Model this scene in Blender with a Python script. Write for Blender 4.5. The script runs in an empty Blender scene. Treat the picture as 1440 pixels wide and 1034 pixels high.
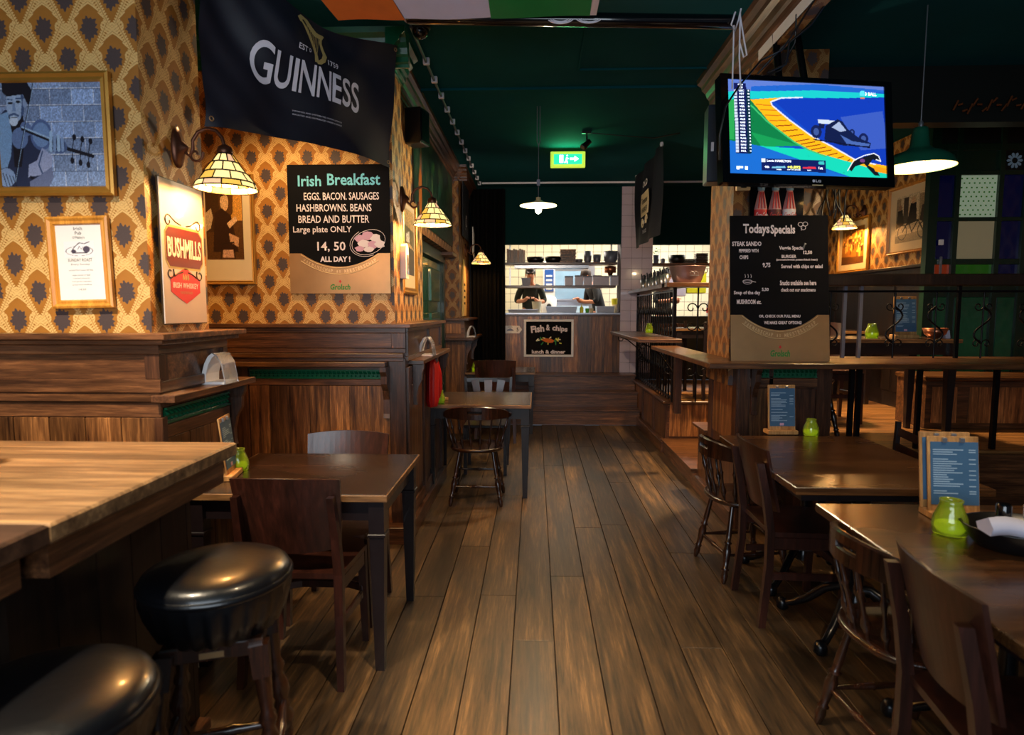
import bpy, math, random
import numpy as np
from mathutils import Vector, Matrix
random.seed(7)
PI = math.pi
R = math.radians
scene = bpy.context.scene
COL = scene.collection

# ------------------------------------------------------------------ camera
F_PX, CAM_H = 880.0, 1.52
PITCH = math.atan((517 - 437) / F_PX)
YAW = math.atan((752 - 720) / F_PX * math.cos(PITCH))
cd = bpy.data.cameras.new('camera'); cam = bpy.data.objects.new('camera', cd); COL.objects.link(cam)
cd.sensor_width = 36; cd.lens = F_PX / 1440 * 36
cam.location = (0, 0, CAM_H); cam.rotation_euler = (PI / 2 - PITCH, 0, YAW)
cd.clip_start = 0.05; cd.clip_end = 60
cd.dof.use_dof = True; cd.dof.focus_distance = 4.6; cd.dof.aperture_fstop = 2.8
scene.camera = cam
# ------------------------------------------------------------------ world and light
w = bpy.data.worlds.new('world'); scene.world = w; w.use_nodes = True
w.node_tree.nodes['Background'].inputs[0].default_value = (0.50, 0.60, 0.75, 1)
w.node_tree.nodes['Background'].inputs[1].default_value = 0.05
vs = scene.view_settings
vs.view_transform = 'Standard'; vs.look = 'None'; vs.gamma = 1; vs.use_curve_mapping = False
vs.exposure = 1.0

def area(name, loc, rot, sx, sy, power, col, spread=180):
    l = bpy.data.lights.new(name, 'AREA'); l.shape = 'RECTANGLE'; l.size = sx; l.size_y = sy
    l.energy = power; l.color = col; l.spread = R(spread)
    o = bpy.data.objects.new(name, l); o.location = loc; o.rotation_euler = rot; COL.objects.link(o); return o
def point(name, loc, power, col, r=0.03, kind='POINT', rot=(0, 0, 0), cone=60, blend=.5):
    l = bpy.data.lights.new(name, kind); l.energy = power; l.color = col; l.shadow_soft_size = r
    if kind == 'SPOT': l.spot_size = R(cone); l.spot_blend = blend
    o = bpy.data.objects.new(name, l); o.location = loc; o.rotation_euler = rot; COL.objects.link(o); return o
WARM = (1.0, .58, .24); WARM2 = (1.0, .74, .46)
area('street_window_daylight', (-.5, -1.6, 1.9), (R(90), 0, 0), 3.2, 1.7, 48, (.78, .89, 1.0))
point('ceiling_spot_left', (-1.6, .9, 3.15), 190, (1, .82, .58), .05, 'SPOT', (R(12), 0, 0), 95, .6)
point('ceiling_spot_aisle', (.05, 1.5, 3.2), 230, (1, .74, .45), .05, 'SPOT', (R(8), 0, 0), 46, .9)
point('ceiling_spot_right', (1.9, 1.5, 3.2), 55, (1, .76, .48), .05, 'SPOT', (R(10), 0, 0), 75, .7)
point('ceiling_spot_middle', (.35, 4.0, 3.2), 26, (1, .68, .38), .2, 'SPOT', (R(4), 0, 0), 80, .8)
point('recess_fill_light', (-1.55, 3.45, 3.2), 55, (1, .64, .28), .06, 'SPOT', (R(-2), 0, 0), 110, .5)  # added warm fill, hidden behind the flag, to brighten the recess wall
area('kitchen_tube_light', (.6, 10.2, 3.05), (0, 0, 0), 2.6, .8, 56, (1, .90, .72))
area('kitchen_tube_light_bar', (2.4, 10.2, 3.05), (0, 0, 0), 1.6, .8, 36, (.95, .97, 1))
point('raised_room_fill', (2.3, 6.0, 3.15), 300, (1, .66, .33), .15, 'SPOT', (0, 0, 0), 100, .6)  # unseen light added to brighten the raised floorboards

# ------------------------------------------------------------------ picture point -> place
cp, sp, cy_, sy_ = math.cos(PITCH), math.sin(PITCH), math.cos(YAW), math.sin(YAW)
FW = Vector((-sy_ * cp, cy_ * cp, -sp)); RT = Vector((cy_, sy_, 0)); UP = RT.cross(FW)
def at(u, v, X=None, Y=None, Z=None):
    d = FW + RT * ((u - 720) / F_PX) - UP * ((v - 517) / F_PX)
    t = X / d.x if X is not None else Y / d.y if Y is not None else (Z - CAM_H) / d.z
    return Vector((0, 0, CAM_H)) + d * t

# ------------------------------------------------------------------ materials
def lin(c):
    return tuple(((x / 255) / 12.92 if x / 255 <= .04045 else ((x / 255 + .055) / 1.055) ** 2.4) for x in c[:3])
def L4(c): return lin(c) + (1,)
class N:
    """tiny expression builder for shader math"""
    nt = None
    def __init__(s, sock): s.s = sock
    @staticmethod
    def op(o, *a):
        n = N.nt.nodes.new('ShaderNodeMath'); n.operation = o
        for i, x in enumerate(a):
            if isinstance(x, N): N.nt.links.new(x.s, n.inputs[i])
            else: n.inputs[i].default_value = x
        return N(n.outputs[0])
    def __add__(s, o): return N.op('ADD', s, o)
    __radd__ = __add__
    def __sub__(s, o): return N.op('SUBTRACT', s, o)
    def __rsub__(s, o): return N.op('SUBTRACT', o, s)
    def __mul__(s, o): return N.op('MULTIPLY', s, o)
    __rmul__ = __mul__
    def __truediv__(s, o): return N.op('DIVIDE', s, o)
def nmat(name):
    m = bpy.data.materials.new(name); m.use_nodes = True
    nt = m.node_tree; b = nt.nodes['Principled BSDF']; return m, nt, b
def setin(b, k, v):
    if k in b.inputs: b.inputs[k].default_value = v
def mixc(nt, fac, a, b):
    n = nt.nodes.new('ShaderNodeMix'); n.data_type = 'RGBA'
    for i, x in ((0, fac), (6, a), (7, b)):
        if hasattr(x, 'is_output') or isinstance(x, bpy.types.NodeSocket): nt.links.new(x, n.inputs[i])
        else: n.inputs[i].default_value = x
    return n.outputs[2]
def noise(nt, scale, detail=3, vec=None, rough=.55):
    n = nt.nodes.new('ShaderNodeTexNoise'); n.inputs['Scale'].default_value = scale
    n.inputs['Detail'].default_value = detail; n.inputs['Roughness'].default_value = rough
    if vec is not None: nt.links.new(vec, n.inputs['Vector'])
    return n.outputs[0]
def objvec(nt, scale=(1, 1, 1), src='Object', jitter=True):
    tc = nt.nodes.new('ShaderNodeTexCoord'); mp = nt.nodes.new('ShaderNodeMapping')
    mp.inputs['Scale'].default_value = scale; nt.links.new(tc.outputs[src], mp.inputs[0])
    if jitter:
        oi = nt.nodes.new('ShaderNodeObjectInfo'); mu = nt.nodes.new('ShaderNodeMath'); mu.operation = 'MULTIPLY'
        mu.inputs[1].default_value = 37.0; nt.links.new(oi.outputs['Random'], mu.inputs[0])
        cb = nt.nodes.new('ShaderNodeCombineXYZ')
        for i in range(3): nt.links.new(mu.outputs[0], cb.inputs[i])
        nt.links.new(cb.outputs[0], mp.inputs['Location'])
    return mp.outputs[0]
def ramp(nt, fac, stops):
    r = nt.nodes.new('ShaderNodeValToRGB'); e = r.color_ramp.elements
    while len(e) > 1: e.remove(e[-1])
    e[0].position = stops[0][0]; e[0].color = stops[0][1]
    for p, c in stops[1:]:
        x = e.new(p); x.color = c
    nt.links.new(fac, r.inputs[0]); return r.outputs[0]
def bump(nt, b, h, strength=.2, dist=.01):
    n = nt.nodes.new('ShaderNodeBump'); n.inputs['Strength'].default_value = strength; n.inputs['Distance'].default_value = dist
    nt.links.new(h, n.inputs['Height']); nt.links.new(n.outputs[0], b.inputs['Normal'])
def plain(name, c, rough=.5, metal=0, emit=None, es=1, var=.12, coat=0, trans=0, scale=14, bmp=.05, alpha=1):
    m, nt, b = nmat(name)
    f = noise(nt, scale, 3, objvec(nt))
    a = tuple(max(0, x * (1 - var)) for x in lin(c)) + (1,); d = tuple(min(1, x * (1 + var)) for x in lin(c)) + (1,)
    nt.links.new(mixc(nt, f, a, d), b.inputs['Base Color'])
    b.inputs['Roughness'].default_value = rough; b.inputs['Metallic'].default_value = metal
    setin(b, 'Coat Weight', coat); setin(b, 'Transmission Weight', trans); setin(b, 'Alpha', alpha)
    if rough > .85: setin(b, 'Specular IOR Level', .15)
    if emit: setin(b, 'Emission Color', L4(emit)); setin(b, 'Emission Strength', es)
    if bmp: bump(nt, b, f, bmp, .004)
    return m
def wood(name, dark, light, axis='Z', rough=.38, spread=.5, fine=1.0, coat=.15, patch=.5):
    m, nt, b = nmat(name)
    i = 'XYZ'.index(axis); sc = [26 * fine] * 3; sc[i] = 1.6 * fine
    f1 = noise(nt, 1.0, 6, objvec(nt, sc), .65); sf = [q * 3.6 for q in sc]; f2 = noise(nt, 1.0, 5, objvec(nt, sf), .7)
    N.nt = nt; f = (N(f1) * .55 + N(f2) * .45).s
    sc2 = [3.0] * 3; sc2[i] = 1.1
    g = noise(nt, 1.0, 3, objvec(nt, sc2))
    c = ramp(nt, f, [(.38, L4(dark)), (.52, L4([(a + d) / 2 for a, d in zip(dark, light)])), (.64, L4(light))])
    g2 = ramp(nt, g, [(.30, (1 - patch,) * 3 + (1,)), (.70, (1.25,) * 3 + (1,))])
    mu = nt.nodes.new('ShaderNodeMix'); mu.data_type = 'RGBA'; mu.blend_type = 'MULTIPLY'; mu.inputs[0].default_value = 1
    nt.links.new(c, mu.inputs[6]); nt.links.new(g2, mu.inputs[7])
    oi = nt.nodes.new('ShaderNodeObjectInfo')
    k = ramp(nt, oi.outputs['Random'], [(0, (1 - spread,) * 3 + (1,)), (1, (1 + spread * .6,) * 3 + (1,))])
    m2 = nt.nodes.new('ShaderNodeMix'); m2.data_type = 'RGBA'; m2.blend_type = 'MULTIPLY'; m2.inputs[0].default_value = 1
    nt.links.new(mu.outputs[2], m2.inputs[6]); nt.links.new(k, m2.inputs[7])
    nt.links.new(m2.outputs[2], b.inputs['Base Color'])
    N.nt = nt; rr = N(g) * .25 + (rough - .1); nt.links.new(rr.s, b.inputs['Roughness'])
    setin(b, 'Coat Weight', coat); setin(b, 'Coat Roughness', .25)
    bump(nt, b, f, .12, .004)
    return m
def wallpaper(name, tint=(1, 1, 1)):
    m, nt, b = nmat(name); N.nt = nt
    uv = nt.nodes.new('ShaderNodeUVMap'); uv.uv_map = 'UVMap'
    sp_ = nt.nodes.new('ShaderNodeSeparateXYZ'); nt.links.new(uv.outputs[0], sp_.inputs[0])
    x = N(sp_.outputs[0]) / .184; y = N(sp_.outputs[1]) / .228
    # two interleaved lattices: cell coordinates of the nearest medallion
    def cell(ox, oy):
        a = N.op('FRACT', x + (ox + .5 + 100)) - .5; c = N.op('FRACT', y + (oy + .5 + 100)) - .5
        return a, c
    ax, ay = cell(0, 0); bx_, by_ = cell(.5, .5)
    da = ax * ax + ay * ay; db = bx_ * bx_ + by_ * by_
    sel = N.op('LESS_THAN', da, db)
    px = sel * ax + (1 - sel) * bx_; py = sel * ay + (1 - sel) * by_
    apx = N.op('ABSOLUTE', px)
    # medallion: ragged flower
    th = N.op('ARCTAN2', py * 1.1, px); rr = N.op('SQRT', px * px + (py * py) * 1.05)
    rag = N.op('SINE', th * 13) * .022 + N.op('SINE', th * 5 + .8) * .02 + N.op('ABSOLUTE', px) * .12
    nz = N(noise(nt, 120, 3, uv.outputs[0])); nf = N(noise(nt, 420, 2, uv.outputs[0]))
    med = N.op('LESS_THAN', rr + rag + (nz - .5) * .07, .195)
    stem = N.op('LESS_THAN', apx + (nz - .5) * .04, .035) * N.op('LESS_THAN', N.op('ABSOLUTE', py + .3), .14)
    # leafy ogee band rising in a V from below each medallion
    cx_ = N.op('COSINE', x * (2 * PI)); cy2 = N.op('COSINE', y * (2 * PI))
    F = N.op('ABSOLUTE', cx_ + cy2)
    low = N.op('LESS_THAN', py, .09)
    curve = N.op('ABSOLUTE', apx - (.06 + (py + .45) * .62) )
    ser = N.op('ABSOLUTE', N.op('SINE', (py * 1.0 + apx * .55) * (2 * PI * 9)))
    leaf = N.op('LESS_THAN', curve + (nf - .5) * .02, ser * .062 + .012) * low
    leaf2 = N.op('LESS_THAN', F, .03 + ser * .24)
    # scroll heads beside the medallion
    sx = apx - .34; sy = py - .03; rs = N.op('SQRT', sx * sx + sy * sy)
    scroll = N.op('LESS_THAN', N.op('ABSOLUTE', rs - .072), .022); eye = N.op('LESS_THAN', rs, .022)
    cream = N.op('MAXIMUM', N.op('MAXIMUM', leaf, leaf2), N.op('MAXIMUM', scroll, eye))
    vein = N.op('LESS_THAN', N.op('ABSOLUTE', apx - (.06 + (py + .45) * .62)), .008) * low
    cream = cream * (1 - vein * .8) * (1 - N.op('LESS_THAN', ser, .22) * .65)
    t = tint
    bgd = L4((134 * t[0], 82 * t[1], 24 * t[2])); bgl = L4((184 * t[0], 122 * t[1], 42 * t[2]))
    big = noise(nt, 9, 2, uv.outputs[0])
    halo = N.op('SMOOTH_MIN', N.op('MAXIMUM', (rr - .18) * 4, 0.0), 1.0, .1)
    bg = mixc(nt, halo.s, L4((164 * t[0], 106 * t[1], 36 * t[2])), mixc(nt, big, bgd, bgl))
    cr = mixc(nt, nz.s, L4((206 * t[0], 158 * t[1], 84 * t[2])), L4((238 * t[0], 200 * t[1], 134 * t[2])))
    c = mixc(nt, cream.s, bg, cr)
    mc = mixc(nt, nf.s, L4((34, 26, 32)), L4((98, 80, 76)))
    c = mixc(nt, med.s, c, mc)
    nt.links.new(c, b.inputs['Base Color'])
    rg = cream * -.14 + .52; nt.links.new(rg.s, b.inputs['Roughness'])
    bump(nt, b, (cream + med * .5).s, .35, .002)
    return m
def glow(name, c, es=1.0, base=None, rough=.4, trans=0):
    return plain(name, base or c, rough, 0, c, es, .05, 0, trans, 10, 0)
def vcol(name, rough=.5, emit=0):
    m, nt, b = nmat(name)
    a = nt.nodes.new('ShaderNodeAttribute'); a.attribute_name = 'Col'
    if emit:
        b.inputs['Base Color'].default_value = (0.01, .01, .01, 1)
        nt.links.new(a.outputs['Color'], b.inputs['Emission Color']); b.inputs['Emission Strength'].default_value = emit
    else: nt.links.new(a.outputs['Color'], b.inputs['Base Color'])
    b.inputs['Roughness'].default_value = rough
    return m

M = {}
M['paper'] = wallpaper('damask wallpaper')
M['paper_dark'] = wallpaper('damask wallpaper darker', (.72, .66, .62))  # same damask pattern in a darker tint
M['ceil'] = plain('dark green ceiling paint', (0, 72, 80), .9, var=.2, scale=3)
M['green_wall'] = plain('dark green wall paint', (4, 46, 46), .9, var=.2, scale=3)
M['green_gloss'] = plain('green gloss paint', (16, 92, 60), .25, coat=.4, var=.3, scale=30)
M['green_dark'] = plain('bottle green paint', (8, 40, 24), .35, coat=.3, var=.3)
M['floor'] = wood('worn floorboards', (36, 26, 16), (122, 90, 54), 'Y', .46, .34, .8, .08, .55)
M['floor_x'] = wood('raised floorboards', (92, 58, 26), (200, 140, 76), 'X', .42, .3, .7, .1, .4)
M['under'] = plain('dark subfloor', (14, 9, 6), .8)
M['oak'] = wood('dark oak panelling', (54, 30, 18), (150, 98, 60), 'X', .34, .12, 1, .3, .35)
M['oak_y'] = wood('dark oak panelling along wall', (54, 30, 18), (150, 98, 60), 'Y', .34, .12, 1, .3, .35)
M['oak_z'] = wood('dark oak upright', (44, 24, 14), (116, 72, 46), 'Z', .34, .15, 1, .3, .35)
M['oak_dark'] = wood('blackened oak', (16, 9, 6), (44, 26, 16), 'Z', .4, .1, 1, .2)
M['board'] = wood('mixed oak boards', (60, 32, 16), (200, 134, 76), 'Z', .36, .62, .9, .25, .3)
M['table'] = wood('dark stained table', (22, 12, 8), (66, 38, 24), 'X', .22, .1, .8, .5, .3)
M['table_edge'] = wood('worn table edge', (88, 56, 30), (190, 140, 86), 'X', .4, .1, 1, .1)
M['table_leg'] = plain('black brown leg paint', (26, 18, 20), .32, coat=.3, var=.3)
M['table_brown'] = wood('brown oak table top', (52, 30, 14), (112, 72, 38), 'X', .24, .1, .8, .45, .3)
M['bar_top'] = wood('pale worn bar top', (84, 56, 34), (206, 160, 108), 'X', .48, .1, .5, .06, .5)
M['bar_top_dark'] = wood('dark bar top', (46, 28, 22), (104, 72, 52), 'X', .4, .1, .6, .1, .4)
M['chair_brown'] = wood('red brown beech', (36, 17, 11), (70, 34, 24), 'Z', .3, .12, .7, .4, .2)
M['windsor'] = wood('dark turned wood', (24, 12, 7), (74, 38, 20), 'Z', .22, .12, .8, .6, .2)
M['counter'] = wood('counter wood', (50, 28, 14), (138, 88, 46), 'X', .3, .05, .9, .35, .3)
M['pale_wood'] = wood('pale pine', (150, 100, 50), (222, 168, 104), 'Z', .5, .15, 1, 0, .1)
M['gold'] = plain('gilt frame', (186, 134, 54), .35, .55, var=.2)
M['gold_wood'] = wood('honey wood frame', (170, 106, 30), (226, 160, 66), 'Z', .4, .1, 1, .2, .1)
M['dark_frame'] = plain('dark bronze frame', (60, 44, 20), .4, .4)
M['white'] = plain('white card', (232, 228, 226), .5, var=.04)
M['cream'] = plain('cream mount', (222, 200, 160), .6, var=.04)
M['black'] = plain('black plastic', (12, 12, 14), .35, var=.2)
M['black_gloss'] = plain('black gloss plastic', (8, 8, 12), .12, coat=.5, var=.2)
M['iron'] = plain('wrought iron', (22, 21, 24), .35, .7, var=.3, scale=40, bmp=.2)
M['iron_paint'] = plain('black iron paint', (18, 20, 26), .28, .5, coat=.3)
M['bronze'] = plain('antique bronze', (92, 56, 40), .38, .75, var=.35, scale=40, bmp=.2)
M['steel'] = plain('brushed steel', (170, 172, 180), .3, .85, var=.1)
M['steel_dull'] = plain('dull grey enamel', (112, 112, 124), .45, .3, var=.15)
M['copper'] = plain('copper', (206, 132, 96), .3, .9)
M['cloth_black'] = plain('black flag cloth', (19, 22, 36), .6, var=.25, scale=60)
M['curtain'] = plain('black velvet curtain', (7, 7, 9), .95, var=.3)
M['leather'] = plain('black leather', (10, 11, 15), .30, coat=.25, var=.25, scale=50, bmp=.15)
M['print_white'] = plain('white print', (226, 222, 232), .6, var=.05)
M['chalk_white'] = plain('white chalk', (236, 222, 226), .9, var=.04)
M['chalk_teal'] = plain('teal chalk', (118, 200, 226), .9, var=.05)
M['chalk_green'] = plain('green lettering', (24, 130, 48), .6, var=.05)
M['chalk_red'] = plain('red print', (206, 40, 44), .5, var=.05)
M['chalk_pink'] = plain('pink chalk', (214, 168, 192), .9, var=.05)
M['slate'] = plain('black chalkboard', (13, 13, 17), .9, var=.4, scale=4)
M['brass'] = plain('brushed brass band', (176, 140, 98), .36, .5, var=.25, scale=5)
M['brass_line'] = plain('pale brass line', (222, 196, 150), .4, .4)
M['harp'] = plain('gold print', (178, 158, 100), .6, var=.05)
M['tile'] = plain('white glazed tile', (206, 190, 204), .12, coat=.5, var=.05, scale=3)
M['tile_cream'] = plain('cream kitchen tile', (216, 204, 176), .2, var=.05, scale=3)
M['grout'] = plain('grey grout', (92, 86, 96), .8)
M['red_cloth'] = plain('red nylon', (190, 16, 16), .5, var=.2)
M['orange'] = plain('orange flag cloth', (214, 104, 28), .8, var=.12)
M['flag_white'] = plain('white flag cloth', (206, 196, 214), .8, var=.06)
M['flag_green'] = plain('green flag cloth', (16, 120, 50), .8, var=.12)
M['sheet_blue'] = plain('slate blue menu sheet', (70, 106, 138), .4, var=.12)
M['print_pale'] = plain('pale menu print', (160, 186, 206), .6, var=.05)
M['clay'] = plain('maroon print', (96, 22, 28), .5, var=.05)
M['skin'] = plain('skin', (206, 132, 92), .5, var=.06)
M['shirt'] = plain('dark olive shirt', (34, 38, 26), .8, var=.2)
M['shirt_black'] = plain('black shirt', (18, 17, 20), .8, var=.2)
M['hair'] = plain('brown hair', (52, 34, 24), .7, var=.3, scale=80)
M['yellow'] = plain('yellow plastic', (230, 220, 40), .4)
M['leafgreen'] = plain('plant leaf', (70, 170, 40), .5, var=.3)
M['napkin'] = plain('white paper napkin', (206, 204, 220), .7, var=.05)
M['glass_green'] = plain('green lantern glass', (186, 204, 60), .08, 0, None, 0, .1, .5, .6)
M['candle'] = glow('lit candle wax', (214, 226, 50), .5)
M['candle_dim'] = glow('candle wax dim', (150, 190, 30), .25)
M['glass_clear'] = plain('clear acrylic', (225, 225, 235), .05, 0, None, 1, .02, .3, .75, 5, 0)
M['lead'] = plain('lead came', (38, 22, 14), .4, .6)
M['pane_a'] = glow('lit cream lamp glass', (255, 222, 140), .62, (240, 220, 160), .3)
M['pane_b'] = glow('lit amber lamp glass', (250, 190, 76), .45, (240, 190, 90), .3)
M['pane_c'] = glow('lit pink lamp glass', (246, 186, 140), .42, (240, 200, 160), .3)
M['bulb'] = glow('lit bulb', (255, 230, 180), 30)
M['bulb_soft'] = glow('lit frosted bulb', (255, 214, 150), 6)
M['lamp_green'] = plain('green enamel lamp', (22, 84, 62), .28, coat=.5)
M['lamp_inside'] = plain('cream enamel inside', (240, 214, 160), .4)
M['black_paint'] = plain('dark ceiling beam paint', (8, 14, 12), .5)
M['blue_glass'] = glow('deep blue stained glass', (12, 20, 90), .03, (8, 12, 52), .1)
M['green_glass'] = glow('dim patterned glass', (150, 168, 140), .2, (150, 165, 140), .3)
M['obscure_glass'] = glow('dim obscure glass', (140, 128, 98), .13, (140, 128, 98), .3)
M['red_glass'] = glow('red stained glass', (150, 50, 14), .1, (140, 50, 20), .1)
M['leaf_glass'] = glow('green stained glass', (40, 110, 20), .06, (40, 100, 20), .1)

# ------------------------------------------------------------------ mesh tools
class MB:
    def __init__(s): s.v = []; s.f = []; s.uv = None; s.sm = set()
    def add(s, vs, fs, smooth=False):
        n = len(s.v); s.v += [tuple(p) for p in vs]
        for f in fs:
            if smooth: s.sm.add(len(s.f))
            s.f.append(tuple(i + n for i in f))
        return s
    def box(s, x0, x1, y0, y1, z0, z1, ch=0.0):
        if x0 > x1: x0, x1 = x1, x0
        if y0 > y1: y0, y1 = y1, y0
        if z0 > z1: z0, z1 = z1, z0
        if ch > 0:
            vs = []; 
            def oct_(z, c):
                return [(x0 + c, y0, z), (x1 - c, y0, z), (x1, y0 + c, z), (x1, y1 - c, z), (x1 - c, y1, z), (x0 + c, y1, z), (x0, y1 - c, z), (x0, y0 + c, z)]
            def inset(z, c):
                return [(x0 + c, y0 + c, z), (x1 - c, y0 + c, z), (x1 - c, y0 + c, z), (x1 - c, y1 - c, z), (x1 - c, y1 - c, z), (x0 + c, y1 - c, z), (x0 + c, y1 - c, z), (x0 + c, y0 + c, z)]
            vs = [(x0 + ch, y0 + ch, z0), (x1 - ch, y0 + ch, z0), (x1 - ch, y1 - ch, z0), (x0 + ch, y1 - ch, z0),
                  (x0, y0, z0 + ch), (x1, y0, z0 + ch), (x1, y1, z0 + ch), (x0, y1, z0 + ch),
                  (x0, y0, z1 - ch), (x1, y0, z1 - ch), (x1, y1, z1 - ch), (x0, y1, z1 - ch),
                  (x0 + ch, y0 + ch, z1), (x1 - ch, y0 + ch, z1), (x1 - ch, y1 - ch, z1), (x0 + ch, y1 - ch, z1)]
            fs = [(3, 2, 1, 0), (12, 13, 14, 15)]
            for k in range(3):
                for i in range(4):
                    j = (i + 1) % 4; fs.append((k * 4 + i, k * 4 + j, k * 4 + 4 + j, k * 4 + 4 + i))
            return s.add(vs, fs)
        vs = [(x0, y0, z0), (x1, y0, z0), (x1, y1, z0), (x0, y1, z0), (x0, y0, z1), (x1, y0, z1), (x1, y1, z1), (x0, y1, z1)]
        return s.add(vs, [(3, 2, 1, 0), (4, 5, 6, 7), (0, 1, 5, 4), (1, 2, 6, 5), (2, 3, 7, 6), (3, 0, 4, 7)])
    def bar(s, p0, p1, w, d, w1=None, d1=None, ref=(0, 1, 0)):
        p0 = Vector(p0); p1 = Vector(p1); ax = (p1 - p0).normalized(); r = Vector(ref)
        if abs(ax.dot(r)) > .95: r = Vector((1, 0, 0))
        a = ax.cross(r).normalized(); b = a.cross(ax)
        w1 = w if w1 is None else w1; d1 = d if d1 is None else d1; vs = []
        for p, ww, dd in ((p0, w, d), (p1, w1, d1)):
            for i, j in ((-1, -1), (1, -1), (1, 1), (-1, 1)): vs.append(p + a * (i * ww / 2) + b * (j * dd / 2))
        return s.add(vs, [(0, 1, 2, 3), (7, 6, 5, 4), (0, 4, 5, 1), (1, 5, 6, 2), (2, 6, 7, 3), (3, 7, 4, 0)])
    def rings(s, rings, closed=True, caps=True, smooth=True):
        n = len(rings[0]); vs = [p for r in rings for p in r]; fs = []
        for k in range(len(rings) - 1):
            for i in range(n if closed else n - 1):
                j = (i + 1) % n; fs.append((k * n + i, k * n + j, (k + 1) * n + j, (k + 1) * n + i))
        s.add(vs, fs, smooth)
        if caps:
            s.add(rings[0], [tuple(reversed(range(n)))]); s.add(rings[-1], [tuple(range(n))])
        return s
    def turned(s, p0, p1, prof, n=10):
        p0 = Vector(p0); p1 = Vector(p1); ax = (p1 - p0).normalized(); r = Vector((0, 0, 1))
        if abs(ax.dot(r)) > .99: r = Vector((1, 0, 0))
        a = ax.cross(r).normalized(); b = ax.cross(a)
        return s.rings([[p0.lerp(p1, t) + (a * math.cos(2 * PI * i / n) + b * math.sin(2 * PI * i / n)) * q for i in range(n)] for t, q in prof])
    def lathe(s, c, prof, n=20, sx=1, sy=1, caps=True):
        c = Vector(c)
        return s.rings([[c + Vector((math.cos(2 * PI * i / n) * q * sx, math.sin(2 * PI * i / n) * q * sy, z)) for i in range(n)] for q, z in prof], caps=caps)
    def tube(s, pts, r, n=6):
        pts = [Vector(p) for p in pts]; rr = []; up = Vector((0, 0, 1))
        for i, p in enumerate(pts):
            t = (pts[min(i + 1, len(pts) - 1)] - pts[max(i - 1, 0)]).normalized()
            if abs(t.dot(up)) > .98: up = Vector((0, 1, 0)) if abs(t.y) < .9 else Vector((1, 0, 0))
            a = t.cross(up).normalized(); b = a.cross(t); up = b
            q = r[i] if isinstance(r, (list, tuple)) else r
            rr.append([p + (a * math.cos(2 * PI * k / n) + b * math.sin(2 * PI * k / n)) * q for k in range(n)])
        return s.rings(rr)
    def strip(s, pts, th, z0, z1):
        """upright curved band: pts list of (x,y), th thickness, z0/z1 lists"""
        n = len(pts); rr = []
        for i, (x, y) in enumerate(pts):
            a = pts[max(0, i - 1)]; b = pts[min(n - 1, i + 1)]; d = Vector((b[0] - a[0], b[1] - a[1], 0)).normalized()
            nx, ny = -d.y * th / 2, d.x * th / 2
            lo = z0[i] if isinstance(z0, (list, tuple)) else z0; hi = z1[i] if isinstance(z1, (list, tuple)) else z1
            c = min(.006, (hi - lo) / 4, th / 3)
            rr.append([Vector(q) for q in ((x + nx, y + ny, lo), (x - nx, y - ny, lo), (x - nx, y - ny, hi - c), (x - nx * .3, y - ny * .3, hi), (x + nx * .3, y + ny * .3, hi), (x + nx, y + ny, hi - c))])
        return s.rings(rr, smooth=False)
    def prism(s, poly, axis, a, b):
        """poly list of 2-D points; axis X: (y,z), Y: (x,z), Z: (x,y)"""
        def mk(p, t): return (t, p[0], p[1]) if axis == 'X' else (p[0], t, p[1]) if axis == 'Y' else (p[0], p[1], t)
        n = len(poly)
        return s.add([mk(p, a) for p in poly] + [mk(p, b) for p in poly],
                     [tuple(range(n)), tuple(reversed(range(n, 2 * n)))] + [(i, n + i, n + (i + 1) % n, (i + 1) % n) for i in range(n)])
    def build(s, name, mat, parent=None, label=None, cat=None, group=None, kind=None, wuv=False, recal=True, keep=False):
        me = bpy.data.meshes.new(name); o = bpy.data.objects.new(name, me)
        off = Vector((0, 0, 0))
        if parent is None and not keep and s.v:
            a = np.array([tuple(p) for p in s.v]); off = Vector(((a[:, 0].min() + a[:, 0].max()) / 2, (a[:, 1].min() + a[:, 1].max()) / 2, a[:, 2].min()))
        me.from_pydata([tuple(Vector(p) - off) for p in s.v], [], s.f)
        if recal:
            import bmesh
            bm = bmesh.new(); bm.from_mesh(me); bmesh.ops.recalc_face_normals(bm, faces=bm.faces); bm.to_mesh(me); bm.free()
        for i in s.sm: me.polygons[i].use_smooth = True
        if wuv:
            ul = me.uv_layers.new(name='UVMap')
            for p in me.polygons:
                for li in p.loop_indices:
                    c = me.vertices[me.loops[li].vertex_index].co + off
                    ul.data[li].uv = (c.y if abs(p.normal.x) > .7 else c.x, c.y if abs(p.normal.z) > .7 else c.z)
        me.materials.append(M[mat] if isinstance(mat, str) else mat)
        o.location = off; COL.objects.link(o)
        if parent: o.parent = parent
        tag(o, label, cat, group, kind)
        return o
def tag(o, label=None, cat=None, group=None, kind=None):
    if label: o['label'] = label
    if cat: o['category'] = cat
    if group: o['group'] = group
    if kind: o['kind'] = kind
    return o
def thing(name, loc, rz=0, label=None, cat=None, group=None, kind=None, rot=None):
    o = bpy.data.objects.new(name, None); o.empty_display_size = .05; o.location = loc
    o.rotation_euler = rot if rot else (0, 0, rz); COL.objects.link(o)
    return tag(o, label, cat, group, kind)
def dup(root, loc, rz, label, cat=None, group=None, sc=1):
    r = root.copy(); COL.objects.link(r); r.location = loc; r.rotation_euler = (0, 0, rz); r['label'] = label
    if sc != 1: r.scale = (sc, sc, sc)
    if group: r['group'] = group
    elif 'group' in r: del r['group']
    for ch in list(root.children):
        c = ch.copy(); COL.objects.link(c); c.parent = r
        for g in ch.children:
            d = g.copy(); COL.objects.link(d); d.parent = c
    return r
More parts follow.
